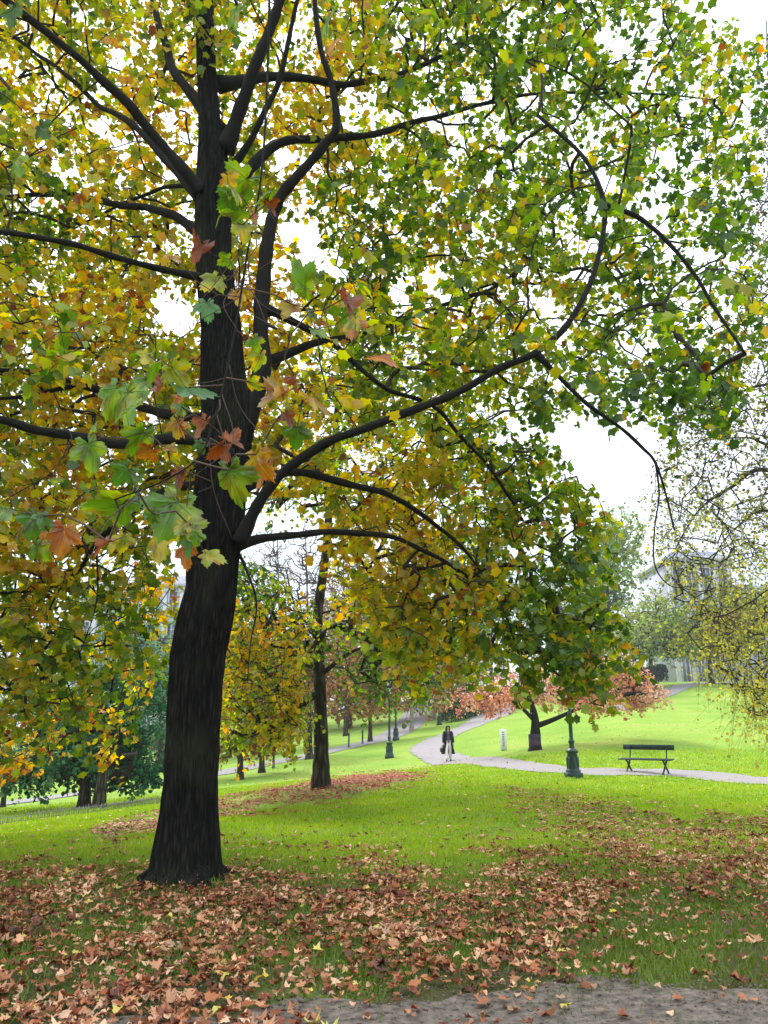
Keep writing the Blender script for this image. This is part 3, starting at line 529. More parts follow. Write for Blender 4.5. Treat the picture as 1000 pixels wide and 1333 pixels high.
# background trees on the right
GG = [(70, 106, 50), (104, 142, 70), (138, 168, 88), (170, 176, 100)]; BG = [(96, 116, 92), (130, 150, 116), (160, 172, 140)]
for nm, bx, Yb, gp, n, sz, lb, sd, pal in (
  ('broadleaf_tree', 800, 92, [(790, 745, 42, 60, 92, 6), (805, 700, 32, 45, 93, 5), (775, 800, 30, 60, 91, 5)], 750, .36, 'tall pale green tree with a pointed crown behind the hanging leaves', 81, GG),
  ('broadleaf_tree', 850, 84, [(855, 810, 48, 40, 84, 5), (815, 830, 45, 40, 83, 5), (880, 835, 24, 28, 85, 4)], 800, .30, 'rounded mid green tree left of the pale building', 82, GG),
  ('broadleaf_tree', 745, 80, [(745, 830, 45, 50, 80, 5), (720, 780, 50, 60, 81, 5)], 500, .32, 'grey green tree behind the salmon pink tree', 83, BG),
  ('broadleaf_tree', 928, 88, [(935, 830, 40, 35, 88, 4), (960, 800, 45, 40, 89, 5), (905, 845, 22, 18, 87.5, 3)], 700, .26, 'small dark trunked tree with yellowing crown in front of the pale building', 84, [(110, 126, 44), (160, 154, 54), (190, 160, 60), (150, 110, 60)]),
  ('broadleaf_tree', 640, 105, [(640, 800, 75, 80, 105, 7), (600, 740, 70, 70, 106, 7)], 650, .42, 'far dull green tree behind the middle of the hanging leaves', 85, BG),
  ('broadleaf_tree', 500, 110, [(500, 850, 90, 60, 110, 8), (460, 800, 60, 60, 112, 7)], 650, .42, 'far brownish tree beyond the road in the middle', 86, [(110, 84, 60), (150, 120, 86), (170, 150, 104)]),
  ('broadleaf_tree', 375, 90, [(370, 880, 70, 55, 90, 7)], 450, .36, 'far dull olive tree seen between the two plane trunks', 87, [(110, 100, 60), (140, 130, 80), (150, 150, 104)]),
  ('broadleaf_tree', 300, 66, [(300, 880, 60, 60, 66, 5), (340, 840, 50, 40, 67, 4)], 700, .24, 'golden green tree beyond the road just right of the main trunk', 94, AUT[1:6]),
  ('broadleaf_tree', 455, 84, [(455, 890, 60, 48, 84, 5), (520, 875, 60, 48, 85, 5)], 800, .28, 'yellow brown tree beyond the road right of the straight trunk', 95, [(120, 110, 40), (160, 130, 50), (170, 110, 60), (140, 90, 60)]),
  ('broadleaf_tree', 600, 96, [(600, 860, 60, 50, 96, 6), (545, 820, 60, 50, 97, 6)], 700, .32, 'far olive tree above the dark hedge', 96, [(90, 104, 50), (130, 130, 60), (150, 130, 80)]),
  ('broadleaf_tree', 215, 70, [(205, 890, 50, 80, 70, 5), (180, 830, 50, 60, 71, 5)], 650, .26, 'blue green tree beyond the road left of the main trunk', 88, [(60, 110, 80), (104, 150, 116), (150, 180, 140)]),
  ('broadleaf_tree', 60, 78, [(60, 900, 90, 90, 78, 7), (-60, 880, 90, 110, 79, 7)], 700, .34, 'far dark green tree beyond the road at the left edge', 89, GG),
  ('broadleaf_tree', 1010, 100, [(1010, 800, 60, 70, 100, 7), (1090, 790, 70, 80, 100, 7)], 500, .36, 'far green tree at the right edge beside the pale building', 90, GG)):
    x0 = at(bx, 900, Yb)[0]; z0 = H(x0, Yb)[0]; top = np.array(gp[0][:2]); tp = at(gp[0][0], gp[0][1], Yb)
    tree_gen(nm, lb, 'tree', (x0, Yb), [(x0, Yb, z0+2.2), (x0*.7+tp[0]*.3, Yb, z0+4), tuple(tp)], .35 if sd != 84 else .30, .1, blobs(gp, n), 10, sz, .9, .3, pal, .5, f=.08, seed=sd, rt=.02, step=1.2, amp=.9)
# slender bare trees against the bright gap
BARE = [(70, 50, 44), (110, 80, 66)]
for bx, Yb, gp, lb, sd in ((402, 62, [(398, 745, 34, 70, 62, 2.5), (395, 830, 30, 50, 62, 2.5)], 'tall bare dark twigged tree in the bright gap beside the straight trunk', 91), (365, 70, [(352, 740, 34, 66, 70, 3), (345, 800, 30, 50, 70, 3)], 'thin bare tree in the bright gap nearest the main trunk', 92), (450, 75, [(455, 760, 40, 80, 75, 3.4)], 'bare pinkish twigged tree behind the yellow crown', 93)):
    x0 = at(bx, 950, Yb)[0]; z0 = H(x0, Yb)[0]
    tree_gen('bare_tree', lb, 'tree', (x0, Yb), [(x0, Yb, z0+3), tuple(at(bx, 850, Yb)), tuple(at(bx-4, 700, Yb))], .22, .04, blobs(gp, 420), 3, .12, .9, -.5, BARE, .5, f=.2, seed=sd, rt=.016, step=.8, bias=1.4)
# fine twigged tree on the right, trunk outside the frame
c = (13.2, 17.5); att = np.concatenate([sample_region([(1080,-60),(1003,40),(975,200),(968,330),(950,450),(880,505),(850,600),(846,700),(850,745),(900,770),(1080,780),(1120,700),(1120,0)], 11.5, 17, 2500),
    sample_region([(862,740),(900,770),(1090,760),(1150,900),(1100,955),(1000,945),(965,925),(945,880),(905,850)], 12, 16, 900)])
LR = [([(13.1, 17.3, 4.2), tuple(at(1100, 660, 15.5)), tuple(at(1000, 612, 14)), tuple(at(951, 635, 13.7)), tuple(at(912, 662, 13.5)), tuple(at(884, 705, 13.4))], .07, .008),
      ([(13.1, 17.3, 3.6), tuple(at(1100, 700, 16)), tuple(at(1000, 665, 15)), tuple(at(960, 686, 14.7)), tuple(at(938, 710, 14.5))], .06, .008),
      ([(13.1, 17.3, 5.2), tuple(at(1100, 610, 15)), tuple(at(1000, 579, 13.6)), tuple(at(975, 570, 13.4)), tuple(at(930, 572, 13))], .05, .007),
      ([(13.1, 17.2, 6.2), tuple(at(1120, 480, 15)), tuple(at(1000, 500, 13.6)), tuple(at(965, 512, 13.4)), tuple(at(950, 545, 13))], .05, .007),
      ([(13.0, 17.2, 9), tuple(at(1100, 250, 15)), tuple(at(1010, 110, 14.6)), tuple(at(997, 20, 14.6))], .07, .012),
      ([(13.1, 17.3, 3.0), tuple(at(1120, 740, 16)), tuple(at(1020, 770, 15)), tuple(at(970, 830, 14.7)), tuple(at(940, 890, 14.5))], .04, .006)]
tree_gen('hornbeam_tree', 'nearly bare tree with fine weeping twigs reaching in from the right edge', 'tree', c, [(13.2, 17.5, 2), (13.1, 17.3, 6), (12.9, 17, 10), (12.6, 16.8, 15)], .33, .08, att, 8, .058, .75, .9,
    [(64, 58, 44), (100, 98, 56), (138, 146, 70), (172, 172, 84), (196, 182, 84)], lambda p: np.clip(.72 - .13*(p[:, 2]-2.2), .12, .85), M_leaf, plain('grey_bark', (.045, .040, .036), .9, 0, .3, 20, .2), None, .25, .0032, .3, 55, T_LOW, .45, .3, .12, rmax=.012, sag=.20, wob=.05, extra=LR)
# ------------------------------------------------------------ hedges
def hedge(a, b_, w, h, label, stops, sz=.12, n=14000):
    a = np.array(a[:2], float); b_ = np.array(b_[:2], float); mid = (a+b_)/2; o = empty('hedge', (mid[0], mid[1], H(*mid)[0])); tag(o, label, 'hedge')
    d = b_-a; L_ = np.linalg.norm(d); d /= L_; nr = np.array([-d[1], d[0]]); t = R.rand(n)*L_; th = R.rand(n)*pi; k = 1 - .25*R.rand(n)**2
    u = np.sign(np.cos(th))*np.abs(np.cos(th))**.5*w/2*k; v = np.abs(np.sin(th))**.5*h*k*(1 + (vnoise(np.stack([t, t*0], 1), .25, 3)-.5)*.25)
    xy = a + t[:, None]*d + u[:, None]*nr; P = np.stack([xy[:, 0], xy[:, 1], H(xy[:, 0], xy[:, 1]) + v], 1)
    Z = R.randn(n, 3)*.5 + np.stack([nr[0]*u, nr[1]*u, v], 1)
    leaf_mesh('foliage', P, R.randn(n, 3), Z, sz*R.uniform(.6, 1.3, n), gradient(stops, R.rand(n)), T_LOW, M_far, o)
    mb = MB()
    for q in np.arange(.3, L_, .8): p = a + d*q; z0 = H(*p)[0]; mb.tube([(p[0], p[1], z0-.05), (p[0]+.1*R.randn(), p[1], z0+h*.5), (p[0]+.2*R.randn(), p[1]+.2*R.randn(), z0+h*.85)], [.04, .03, .01], 5)
    mb.build('stem', M_twig, o)
hedge(ground(586, 941), ground(628, 927), 2.2, 1.7, 'dark clipped hedge behind the person along the bend of the path', [(14, 44, 30), (34, 70, 42), (60, 96, 50)])
hedge((28, 104), (37, 103), 2.5, 2.2, 'dark blue green hedge at the foot of the pale building', [(20, 34, 40), (34, 54, 52), (60, 84, 66)], .2)
hedge((-46, 62), (-20, 78), 2.5, 2.0, 'long low hedge beyond the lower road', [(44, 70, 36), (84, 110, 50), (120, 120, 60)], .18, 16000)
# ------------------------------------------------------------ buildings
M_stone = plain('pale_stone', (.34, .34, .40), .85, 0, .12, 1.2, .1); M_pane = plain('window_pane', (.08, .10, .16), .25, 0, .2, 2, 0, spec=.6); M_slate = plain('slate', (.16, .17, .22), .7, 0, .2, 3, .1); M_trim = plain('trim_stone', (.46, .46, .51), .8, 0, .08, 2, .05)
def building(x0, x1, Y, z0, z1, D, bays, floors, label, attic=True):
    o = empty('building', ((x0+x1)/2, Y, z0)); tag(o, label, 'building'); W = x1-x0; fh = (z1-z0)/floors
    mb = MB(); mb.box(((x0+x1)/2, Y+D/2, (z0+z1)/2-1), (W, D, z1-z0+2)); mb.build('wall', M_stone, o, False)
    mb = MB(); mb.box(((x0+x1)/2, Y+D/2, z1+.4), (W+1.2, D+1.2, .8)); mb.build('cornice', M_trim, o, False); mb = MB(); mb.box(((x0+x1)/2, Y+D/2, z0+fh), (W+.5, D+.5, .35)); mb.build('string_course', M_trim, o, False)
    mb = MB(); c = np.array([(x0+x1)/2, Y+D/2, z1+.8]); hw, hd, h = W/2, D/2, 1.3; k = 1.6
    V = np.array([(-hw, -hd, 0), (hw, -hd, 0), (hw, hd, 0), (-hw, hd, 0), (-hw+k, -hd+k, h), (hw-k, -hd+k, h), (hw-k, hd-k, h), (-hw+k, hd-k, h)]) + c
    mb.add(V, [(0, 1, 5, 4), (1, 2, 6, 5), (2, 3, 7, 6), (3, 0, 4, 7), (4, 5, 6, 7)]); rf = mb.build('roof', M_slate, o, False)
    bw = W/bays
    for b_ in range(bays+1): x = x0 + b_*bw; mb = MB(); mb.box((x, Y-.15, (z0+z1)/2), (.75, .5, z1-z0-.1), 0, .05); mb.box((x, Y-.18, z1-.5), (1.05, .7, .7), 0, .05); mb.build('pilaster', M_trim, o, False)
    for f in range(floors):
        for b_ in range(bays):
            x = x0 + (b_+.5)*bw; zc = z0 + (f+.5)*fh; ww, wh = bw*.46, fh*.66; mb = MB()
            for dx in (-1, 1): mb.box((x+dx*(ww/2+.09), Y-.1, zc), (.18, .3, wh+.36))
            mb.box((x, Y-.11, zc+wh/2+.09), (ww, .32, .18)); mb.box((x, Y-.16, zc-wh/2-.09), (ww, .45, .18)); mb.box((x, Y-.07, zc+wh*.15), (ww, .1, .08)); mb.box((x, Y-.065, zc-.02), (.08, .1, wh-.02))
            w = mb.build('window', M_trim, o, False); m2 = MB(); m2.box((x, Y-.03, zc), (ww, .05, wh)); p = m2.build('pane', M_pane, o, False); 
            p.parent = w; p.location = (0, 0, 0)
    return o
a = at(868, 722, 135); b1 = at(938, 722, 135)
building(a[0], b1[0]+1, 135, 7.2, a[2]-1.2, 16, 4, 3, 'tall pale stone pavilion with pilasters at the right beyond the lawn')
a2 = at(925, 775, 138); building(b1[0]+1.2, b1[0]+34, 138, 7.0, a2[2], 14, 10, 3, 'long pale stone wing with rows of windows joined to the right of the pavilion')
a = at(190, 740, 120); b2 = at(262, 740, 120); building(a[0]-10, b2[0], 120, -1, a[2]-3, 12, 7, 5, 'pale building glimpsed between the main trunk and the leaves on its left')
# ------------------------------------------------------------ lamp posts
M_green = plain('green_iron', (.005, .034, .028), .5, 0, .25, 12, .05, spec=.5); M_glass = plain('lantern_glass', (.55, .58, .56), .2, 0, .05, 3, 0)
def make_lamp(p, label):
    o = empty('lamp_post', p); tag(o, label, 'lamp post', 'green iron lamp posts along the footpath')
    mb = MB(); mb.box((0, 0, .07), (.50, .50, .2), 0, .02); mb.lathe([(.23, .17), (.235, .22), (.2, .26), (.19, .3), (.165, .62), (.15, .74), (.19, .78), (.195, .82), (.15, .86), (.10, .9)], sides=16)
    for k in range(8): a = k*pi/4; mb.box((cos(a)*.182, sin(a)*.182, .46), (.03, .05, .34), a, .006)
    mb.build('base', M_green, o, True, False)
    mb = MB(); mb.lathe([(.10, .9), (.075, .98), (.085, 1.06), (.11, 1.1), (.085, 1.14), (.062, 1.2), (.06, 1.9), (.075, 1.93), (.075, 1.97), (.055, 2.0), (.045, 3.1), (.07, 3.13), (.07, 3.17), (.04, 3.22), (.035, 3.4)], sides=16)
    mb.tube([(-.28, 0, 3.05), (.28, 0, 3.05)], .018, 8); mb.build('pole', M_green, o, True, False)
    mb = MB(); mb.lathe([(.05, 3.38), (.13, 3.42), (.15, 3.45)], sides=4)
    for k in range(4): a = k*pi/2 + pi/4; mb.tube([(cos(a)*.15, sin(a)*.15, 3.44), (cos(a)*.25, sin(a)*.25, 3.86)], .012, 6)
    mb.lathe([(.27, 3.85), (.27, 3.88), (.12, 4.04), (.08, 4.06), (.08, 4.12), (.03, 4.16), (.02, 4.26), (.0, 4.28)], sides=4); la = mb.build('lantern', M_green, o, False, False)
    mb = MB(); mb.lathe([(.14, 3.455), (.235, 3.845)], sides=4); mb.build('lantern_glass', M_glass, la, False, False)
    return o
def copy_tree(o, parent=None):
    c_ = o.copy(); COL.objects.link(c_); c_.parent = parent
    for ch in [x for x in list(bpy.data.objects) if x.parent is o and x is not c_]: copy_tree(ch, c_)
    return c_
s = ground(747, 1013); lamp = make_lamp(s, 'tall dark green lamp post on the near side of the path, left of the bench')
for (px, py, lb) in ((507, 987, 'green lamp post on the grass at the outer bend of the path'), (515.5, 964, 'green lamp post just behind and right of the one at the path bend'), (572, 944, 'small far lamp post near the dark hedge, above the walking person')):
    q = ground(px, py); l2 = copy_tree(lamp); l2.location = tuple(q); l2['label'] = lb
# ------------------------------------------------------------ bench
M_bwood = plain('bench_paint', (.010, .034, .030), .6, 0, .3, 18, .1, (1, 8, 8)); M_iron = plain('bench_iron', (.02, .035, .032), .5, 0, .2, 20, .1)
s = ground(843, 1007); bn = empty('park_bench', s, radians(-38)); tag(bn, 'dark green park bench with crossed iron legs beside the path', 'bench')
mb = MB()
for k in range(3): mb.box((0, -.19+k*.165, .44+.01*k), (1.75, .15, .04), 0, .006)
mb.build('seat', M_bwood, bn, False, False)
mb = MB(); mb.box((0, .285, .83), (1.75, .035, .17), 0, .008); mb.build('backrest', M_bwood, bn, False, False)
for sx in (-.62, .62):
    mb = MB(); mb.tube(catmull([(sx, -.30, .0), (sx, -.12, .14), (sx, .02, .26), (sx, .16, .42)], 5), .034, 6); mb.tube(catmull([(sx, .28, .0), (sx, .14, .14), (sx, .0, .26), (sx, -.16, .42)], 5), .034, 6)
    mb.tube([(sx, -.22, .42), (sx, .2, .44)], .02, 6); mb.build('leg', M_iron, bn, True, False)
    mb = MB(); mb.tube(catmull([(sx, .14, .43), (sx, .22, .6), (sx, .262, .92)], 5), .024, 6); mb.build('back_support', M_iron, bn, True, False)
# ------------------------------------------------------------ sign
s = ground(656, 977); sg = empty('information_sign', s, radians(4)); tag(sg, 'upright white panel with dark blue vertical lettering on the lawn', 'sign')
mb = MB(); mb.box((0, 0, .52), (.33, .045, 1.0), 0, .012); mb.build('panel', plain('white_panel', (.78, .80, .84), .45, 0, .03, 3, 0), sg, False, False)
mb = MB(); mb.box((0, 0, -.02), (.22, .12, .08)); mb.build('foot', M_iron, sg, False, False)
mb = MB(); r_ = np.random.RandomState(3)
for k in range(7):   # blurred, unreadable glyphs one above another
    z = .86-k*.105; mb.box((-.035, -.0255, z), (.02, .006, .075)); mb.box((.03, -.0255, z+r_.uniform(-.01, .01)), (.018, .006, .07)); mb.box((-.003, -.0255, z+.028*r_.choice([-1, 0, 1])), (.046, .006, .016)); 
    if r_.rand() < .6: mb.box((-.003, -.0255, z-.03), (.046, .0055, .012))
mb.build('lettering', plain('blue_ink', (.03, .04, .16), .6, 0, .1, 3, 0), sg, False, False)
# ------------------------------------------------------------ bollards and low fence
M_post = plain('bollard_paint', (.02, .05, .05), .5, 0, .2, 10, .05)
def bollard(p, label):
    o = empty('bollard', p); tag(o, label, 'bollard', 'dark bollards along the lower road'); mb = MB(); mb.lathe([(.10, -.05), (.10, .06), (.065, .1), (.055, .82), (.075, .84), (.075, .88), (.05, .9)], sides=12); mb.build('post', M_post, o, True, False)
    mb = MB(); mb.lathe([(.05, .9), (.075, .95), (.06, 1.02), (.0, 1.06)], sides=12); mb.build('cap', M_post, o, True, False); return o
s = ground(356, 1000); b0_ = bollard(s, 'dark bollard by the road between the brown trees and the straight trunk')
for px, py, lb in ((454, 974, 'dark bollard by the road just right of the straight trunk'), (472, 969, 'dark teal bollard by the road, second right of the straight trunk'), (88, 1033, 'dark bollard beyond the road left of the teal tree trunks')):
    q = copy_tree(b0_); q.location = tuple(ground(px, py)); q['label'] = lb
fa = ground(-40, 1079)[:2]; fb = ground(225, 1045)[:2]; mid = (fa+fb)/2; fo = empty('low_fence', (mid[0], mid[1], H(*mid)[0])); tag(fo, 'ankle high grey picket fence along the lower edge of the lawn at left', 'fence')
M_fence = plain('weathered_wood', (.26, .25, .25), .9, 0, .3, 20, .2); n = 130; mb = MB()
for k in range(n):
    p = fa + (fb-fa)*k/(n-1); z0 = H(*p)[0]; h_ = .24*(1+.25*R.randn()*.4); l_ = R.randn()*.02; mb.tube([(p[0], p[1], z0-.03), (p[0]+l_, p[1], z0+h_)], .010, 5)
mb.build('picket', M_fence, fo); fo.children[0]['kind'] = 'stuff'
for hh in (.06, .19): mb = MB(); pp = [fa+(fb-fa)*t for t in np.linspace(0, 1, 50)]; mb.tube([(p[0], p[1]+.02, H(*p)[0]+hh) for p in pp], .008, 5); mb.build('rail', M_fence, fo)
# ------------------------------------------------------------ person
s = ground(584, 992.5); pr = empty('person', (s[0], s[1], s[2]+.04), radians(8)); tag(pr, 'person in a long open dark coat and white trousers walking along the path', 'person')
M_skin = plain('skin', (.50, .33, .26), .6, 0, .05, 10, 0); M_coat = plain('coat_cloth', (.012, .012, .018), .9, 0, .3, 25, .2); M_trou = plain('trouser_cloth', (.80, .78, .78), .9, 0, .06, 15, .1); M_top = plain('top_cloth', (.11, .10, .13), .9, 0, .2, 20, .1); M_hair = plain('hair', (.022, .013, .010), .6, 0, .4, 40, .2, (6, 6, 1)); M_shoe = plain('shoe', (.03, .03, .035), .5, 0, .1, 10, 0); M_bag = plain('bag_leather', (.015, .022, .02), .5, 0, .2, 15, .1)
J = {}; edges = []
def jn(n_, p, r, par_=None): J[n_] = (p, r); 
chain = [('pelvis', (0, 0, .92), (.135, .10), None), ('waist', (0, 0, 1.06), (.115, .085), 'pelvis'), ('chest', (0, 0, 1.24), (.14, .10), 'waist'), ('sh', (0, .01, 1.36), (.10, .075), 'chest'), ('neck', (0, 0, 1.44), (.048, .048), 'sh'), ('jaw', (0, -.012, 1.50), (.060, .066), 'neck'), ('headm', (0, 0, 1.56), (.073, .088), 'jaw'), ('headt', (0, .005, 1.62), (.065, .075), 'headm')]
for sd, sx in (('l', -1), ('r', 1)):
    st = -.16 if sx < 0 else .14
    chain += [('hip'+sd, (sx*.085, 0, .87), (.088, .088), 'pelvis'), ('knee'+sd, (sx*.112, st*.45-.02, .49), (.058, .058), 'hip'+sd), ('ank'+sd, (sx*.125, st, .09), (.036, .036), 'knee'+sd), ('toe'+sd, (sx*.14, st-.15, .035), (.034, .028), 'ank'+sd),
              ('shd'+sd, (sx*.16, .01, 1.36), (.052, .052), 'sh'), ('elb'+sd, (sx*.235, .03*sx, 1.10), (.038, .038), 'shd'+sd), ('wr'+sd, (sx*.25, -.07, .87), (.025, .025), 'elb'+sd), ('palm'+sd, (sx*.25, -.09, .81), (.034, .018), 'wr'+sd)]
    for f in range(4): y_ = -.062-.019*f; chain += [('f%d%s' % (f, sd), (sx*.252, y_, .765), (.009, .009), 'palm'+sd), ('g%d%s' % (f, sd), (sx*.238, y_+.004, .735-.006*(f in (1, 2))), (.0075, .0075), 'f%d%s' % (f, sd))]
    chain += [('th'+sd, (sx*.235, -.125, .80), (.010, .010), 'palm'+sd), ('tt'+sd, (sx*.225, -.135, .77), (.009, .009), 'th'+sd)]
names = [c_[0] for c_ in chain]; me = bpy.data.meshes.new('body'); me.from_pydata([c_[1] for c_ in chain], [(names.index(c_[3]), i_) for i_, c_ in enumerate(chain) if c_[3]], [])
bo = bpy.data.objects.new('body', me); COL.objects.link(bo); bo.parent = pr; me.materials.append(M_skin); sk_ = bo.modifiers.new('skin', 'SKIN'); sk_.use_smooth_shade = True
for i_, c_ in enumerate(chain): v_ = me.skin_vertices[0].data[i_]; v_.radius = c_[2]; v_.use_root = (i_ == 0)
bo.modifiers.new('sub', 'SUBSURF').render_levels = 2; bo.modifiers['sub'].levels = 2
mb = MB()
for sx in (-1, 1): mb.lathe([(.0, .004), (.012, .002), (.012, -.004)], (sx*.027, -.088, 1.563), 8, 1, .5)
mb.build('eyes', M_hair, pr, True, False)
mb = MB(); mb.tube([(0, -.088, 1.57), (0, -.103, 1.545), (0, -.098, 1.537)], [.008, .013, .009], 6); mb.build('nose', M_skin, pr, True, False)
mb = MB(); mb.tube([(-.022, -.086, 1.507), (0, -.092, 1.508), (.022, -.086, 1.507)], [.003, .006, .003], 6); mb.build('mouth', plain('lips', (.35, .12, .11), .5, 0, .1, 5, 0), pr, True, False)
mb = MB()
for sd, sx in (('l', -1), ('r', 1)):
    d = {c_[0]: np.array(c_[1]) for c_ in chain}; h, k_, a_ = d['hip'+sd], d['knee'+sd], d['ank'+sd]
    mb.tube(catmull([h+[0, 0, .1], h+[0, 0, -.05], (h+k_)/2, k_, (k_+a_)/2, a_+[0, 0, .02]], 4), np.interp(np.linspace(0, 1, 21), [0, .25, .6, .8, 1], [.105, .105, .078, .075, .082]), 14)
mb.build('trousers', M_trou, pr, True, False)
mb = MB(); mb.lathe([(.12, .86), (.15, .9), (.145, 1.0), (.13, 1.08), (.15, 1.2), (.16, 1.3), (.12, 1.385), (.06, 1.42), (.055, 1.45)], sides=20, sy=.72); mb.build('top', M_top, pr, True, False)
mb = MB()
for sd in 'lr': a_ = d['ank'+sd]; t_ = d['toe'+sd] if True else 0; mb.tube(catmull([a_+[0, .05, -.05], a_+[0, -.02, -.045], t_+[0, .02, .008], t_+[0, -.05, -.002]], 4), np.interp(np.linspace(0, 1, 13), [0, .2, .7, 1], [.025, .044, .042, .022]), 10, squash=.8)
mb.build('shoes', M_shoe, pr, True, False)
# open coat: shell with a front gap, plus sleeves, collar
zs_ = [1.43, 1.40, 1.36, 1.25, 1.1, .98, .85, .7, .55, .42, .34]; rx_ = [.075, .13, .185, .205, .19, .20, .225, .26, .295, .325, .34]; ry_ = [.07, .09, .125, .145, .14, .15, .165, .185, .21, .225, .235]; gp_ = [.55, .5, .42, .42, .45, .5, .55, .62, .68, .72, .74]
Vc = []; nn = 30
for off_ in (0, -.014):
    for z_, a_, b_, g_ in zip(zs_, rx_, ry_, gp_):
        for k in range(nn): t_ = -pi/2 + g_ + (2*pi-2*g_)*k/(nn-1); w_ = 1 + .05*sin(7*t_)*(1.2-z_); Vc.append((cos(t_)*(a_+off_)*w_, sin(t_)*(b_+off_)*w_, z_))
m_ = len(zs_); Qc = []
for lay in (0, 1):
    for i_ in range(m_-1):
        for k in range(nn-1): a_ = lay*m_*nn + i_*nn + k; Qc.append((a_, a_+1, a_+nn+1, a_+nn))
for i_ in range(m_-1):
    for k in (0, nn-1): a_ = i_*nn+k; Qc.append((a_, a_+nn, a_+nn+m_*nn, a_+m_*nn))
for k in range(nn-1): a_ = (m_-1)*nn+k; Qc.append((a_, a_+1, a_+1+m_*nn, a_+m_*nn)); Qc.append((k, k+1, k+1+m_*nn, k+m_*nn))
mb = MB(); mb.add(Vc, Qc)
for sd, sx in (('l', -1), ('r', 1)): mb.tube(catmull([d['shd'+sd]*[.8, 1, 1]+[0, 0, .0], d['shd'+sd]+[sx*.015, 0, -.03], d['elb'+sd], d['wr'+sd]+[0, 0, .015]], 5), np.interp(np.linspace(0, 1, 16), [0, .3, .7, 1], [.07, .078, .062, .055]), 14)
mb.tube(catmull([(-.055, -.11, 1.22), (-.085, -.075, 1.37), (-.07, .02, 1.455), (0, .065, 1.475), (.07, .02, 1.455), (.085, -.075, 1.37), (.055, -.11, 1.22)], 5), .022, 8); mb.build('coat', M_coat, pr, True, False)
mb = MB(); Vh = []; nh = 26
for z_, a_, b_, g_, yo in [(1.675, .02, .02, .02, .01), (1.665, .06, .065, .05, .01), (1.64, .084, .094, .3, .01), (1.60, .094, .104, .62, .01), (1.55, .097, .105, .72, .012), (1.50, .10, .10, .70, .015), (1.44, .108, .09, .68, .025), (1.38, .115, .085, .72, .04), (1.30, .105, .07, .9, .06), (1.22, .08, .04, 1.2, .09)]:
    for k in range(nh): t_ = -pi/2+g_+(2*pi-2*g_)*k/(nh-1); w_ = 1+.05*sin(11*t_); Vh.append((cos(t_)*a_*w_, sin(t_)*b_*w_+yo, z_))
mb.add(Vh, [(i_*nh+k, i_*nh+k+1, (i_+1)*nh+k+1, (i_+1)*nh+k) for i_ in range(9) for k in range(nh-1)]); ho = mb.build('hair', M_hair, pr, True, False); ho.modifiers.new('solid', 'SOLIDIFY').thickness = .012
# bag held in the hand on the left of the picture
wp = np.array(pr.location) + np.array([-.30, -.02, .40]); bg = empty('handbag', wp, radians(8)); tag(bg, 'dark soft bag held low at the side of the walking person', 'bag')
mb = MB(); mb.box((-.03, -.04, .13), (.13, .30, .22), 0, .035); mb.build('bag_body', M_bag, bg, True, False); mb = MB(); mb.tube(catmull([(-.03, -.15, .23), (.0, -.12, .33), (.04, -.07, .375), (.0, -.02, .33), (-.03, .06, .23)], 5), .009, 6); mb.build('handle', M_bag, bg, True, False)
# ------------------------------------------------------------ fallen leaves
DRY = [(214, 184, 158), (192, 148, 116), (170, 118, 84), (150, 90, 60), (116, 64, 44), (78, 48, 38), (146, 120, 104)]
redc = ground(285, 1053); redd = ground(520, 1012)
def strip_d(x, y):
    a = redc[:2]; b_ = redd[:2]; d = b_-a; L_ = np.linalg.norm(d); d = d/L_; q = np.stack([x, y], 1)-a; t = q @ d; w = np.abs(q @ np.array([-d[1], d[0]])); return t/L_, w
def dens(x, y):
    """fallen leaves per square metre"""
    q = np.stack([x, y], 1); n1 = vnoise(q, .45, 77); n2 = vnoise(q, 1.5, 78); px, py = proj(np.stack([x, y, H(x, y)], 1)); px = px + (n2-.5)*50; py = py + (n1-.5)*26*np.clip(14/y, .4, 2)
    edge = np.interp(px, [-400, 0, 200, 300, 600, 700, 800, 1400], [1138, 1138, 1146, 1128, 1132, 1112, 1100, 1096]); near = 1/(1+np.exp(-(py-edge-8)*.09))
    lr = 1/(1+np.exp(-(px-(740 + (1270-py)*.15))*.03))/(1+np.exp(-(py-1178)*.09)); dirt = 1/(1+np.exp(-(py-1278)*.15))*(px > 400)
    D = 1.5 + 3*(n1 > .62) + 1150*near*(.20 + .80*n1**.95)*(.3+.7*n2)*(1-.90*lr)*(1-.62*dirt)
    patch = inpoly(px, py, [(655, 1030), (745, 1034), (800, 1048), (900, 1062), (1100, 1064), (1500, 1080), (1500, 1100), (760, 1100), (690, 1062)]); D += patch*(120 + 90*n2)
    D += 16*inpoly(px, py, [(600, 1020), (720, 1026), (1100, 1100), (1400, 1180), (560, 1180), (300, 1130), (500, 1110)])*n2 + 10*inpoly(px, py, [(-200, 1075), (200, 1068), (200, 1110), (-200, 1120)])*n1
    D += 240*redmask(px, py) + 7*inpoly(px, py, [(500, 1000), (640, 990), (600, 1030), (540, 1032)]) + 9*inpoly(px, py, [(430, 985), (480, 975), (470, 1000), (380, 1020), (330, 1030)])
    D *= 1 - .6*np.exp(-((x-BX-.5)**2+(y-BY+.1)**2)/.3)
    return np.where(y < 46, D, 0)
def redmask(px, py): return inpoly(px, py, [(120, 1080), (285, 1042), (400, 1021), (460, 1011), (530, 1006), (560, 1012), (490, 1030), (420, 1046), (340, 1056), (285, 1064), (120, 1098)])
def scatter(n, f, y0, y1, xs_):
    """rejection sample in a wedge wider than the view"""
    y = np.sqrt(R.uniform(y0*y0, y1*y1, n)); x = R.uniform(-1, 1, n)*(y*xs_ + 1.2); area = (y1*y1-y0*y0)*xs_ + 2.4*(y1-y0); k = n/area; keep = R.rand(n)*k < f(x, y); return x[keep], y[keep]
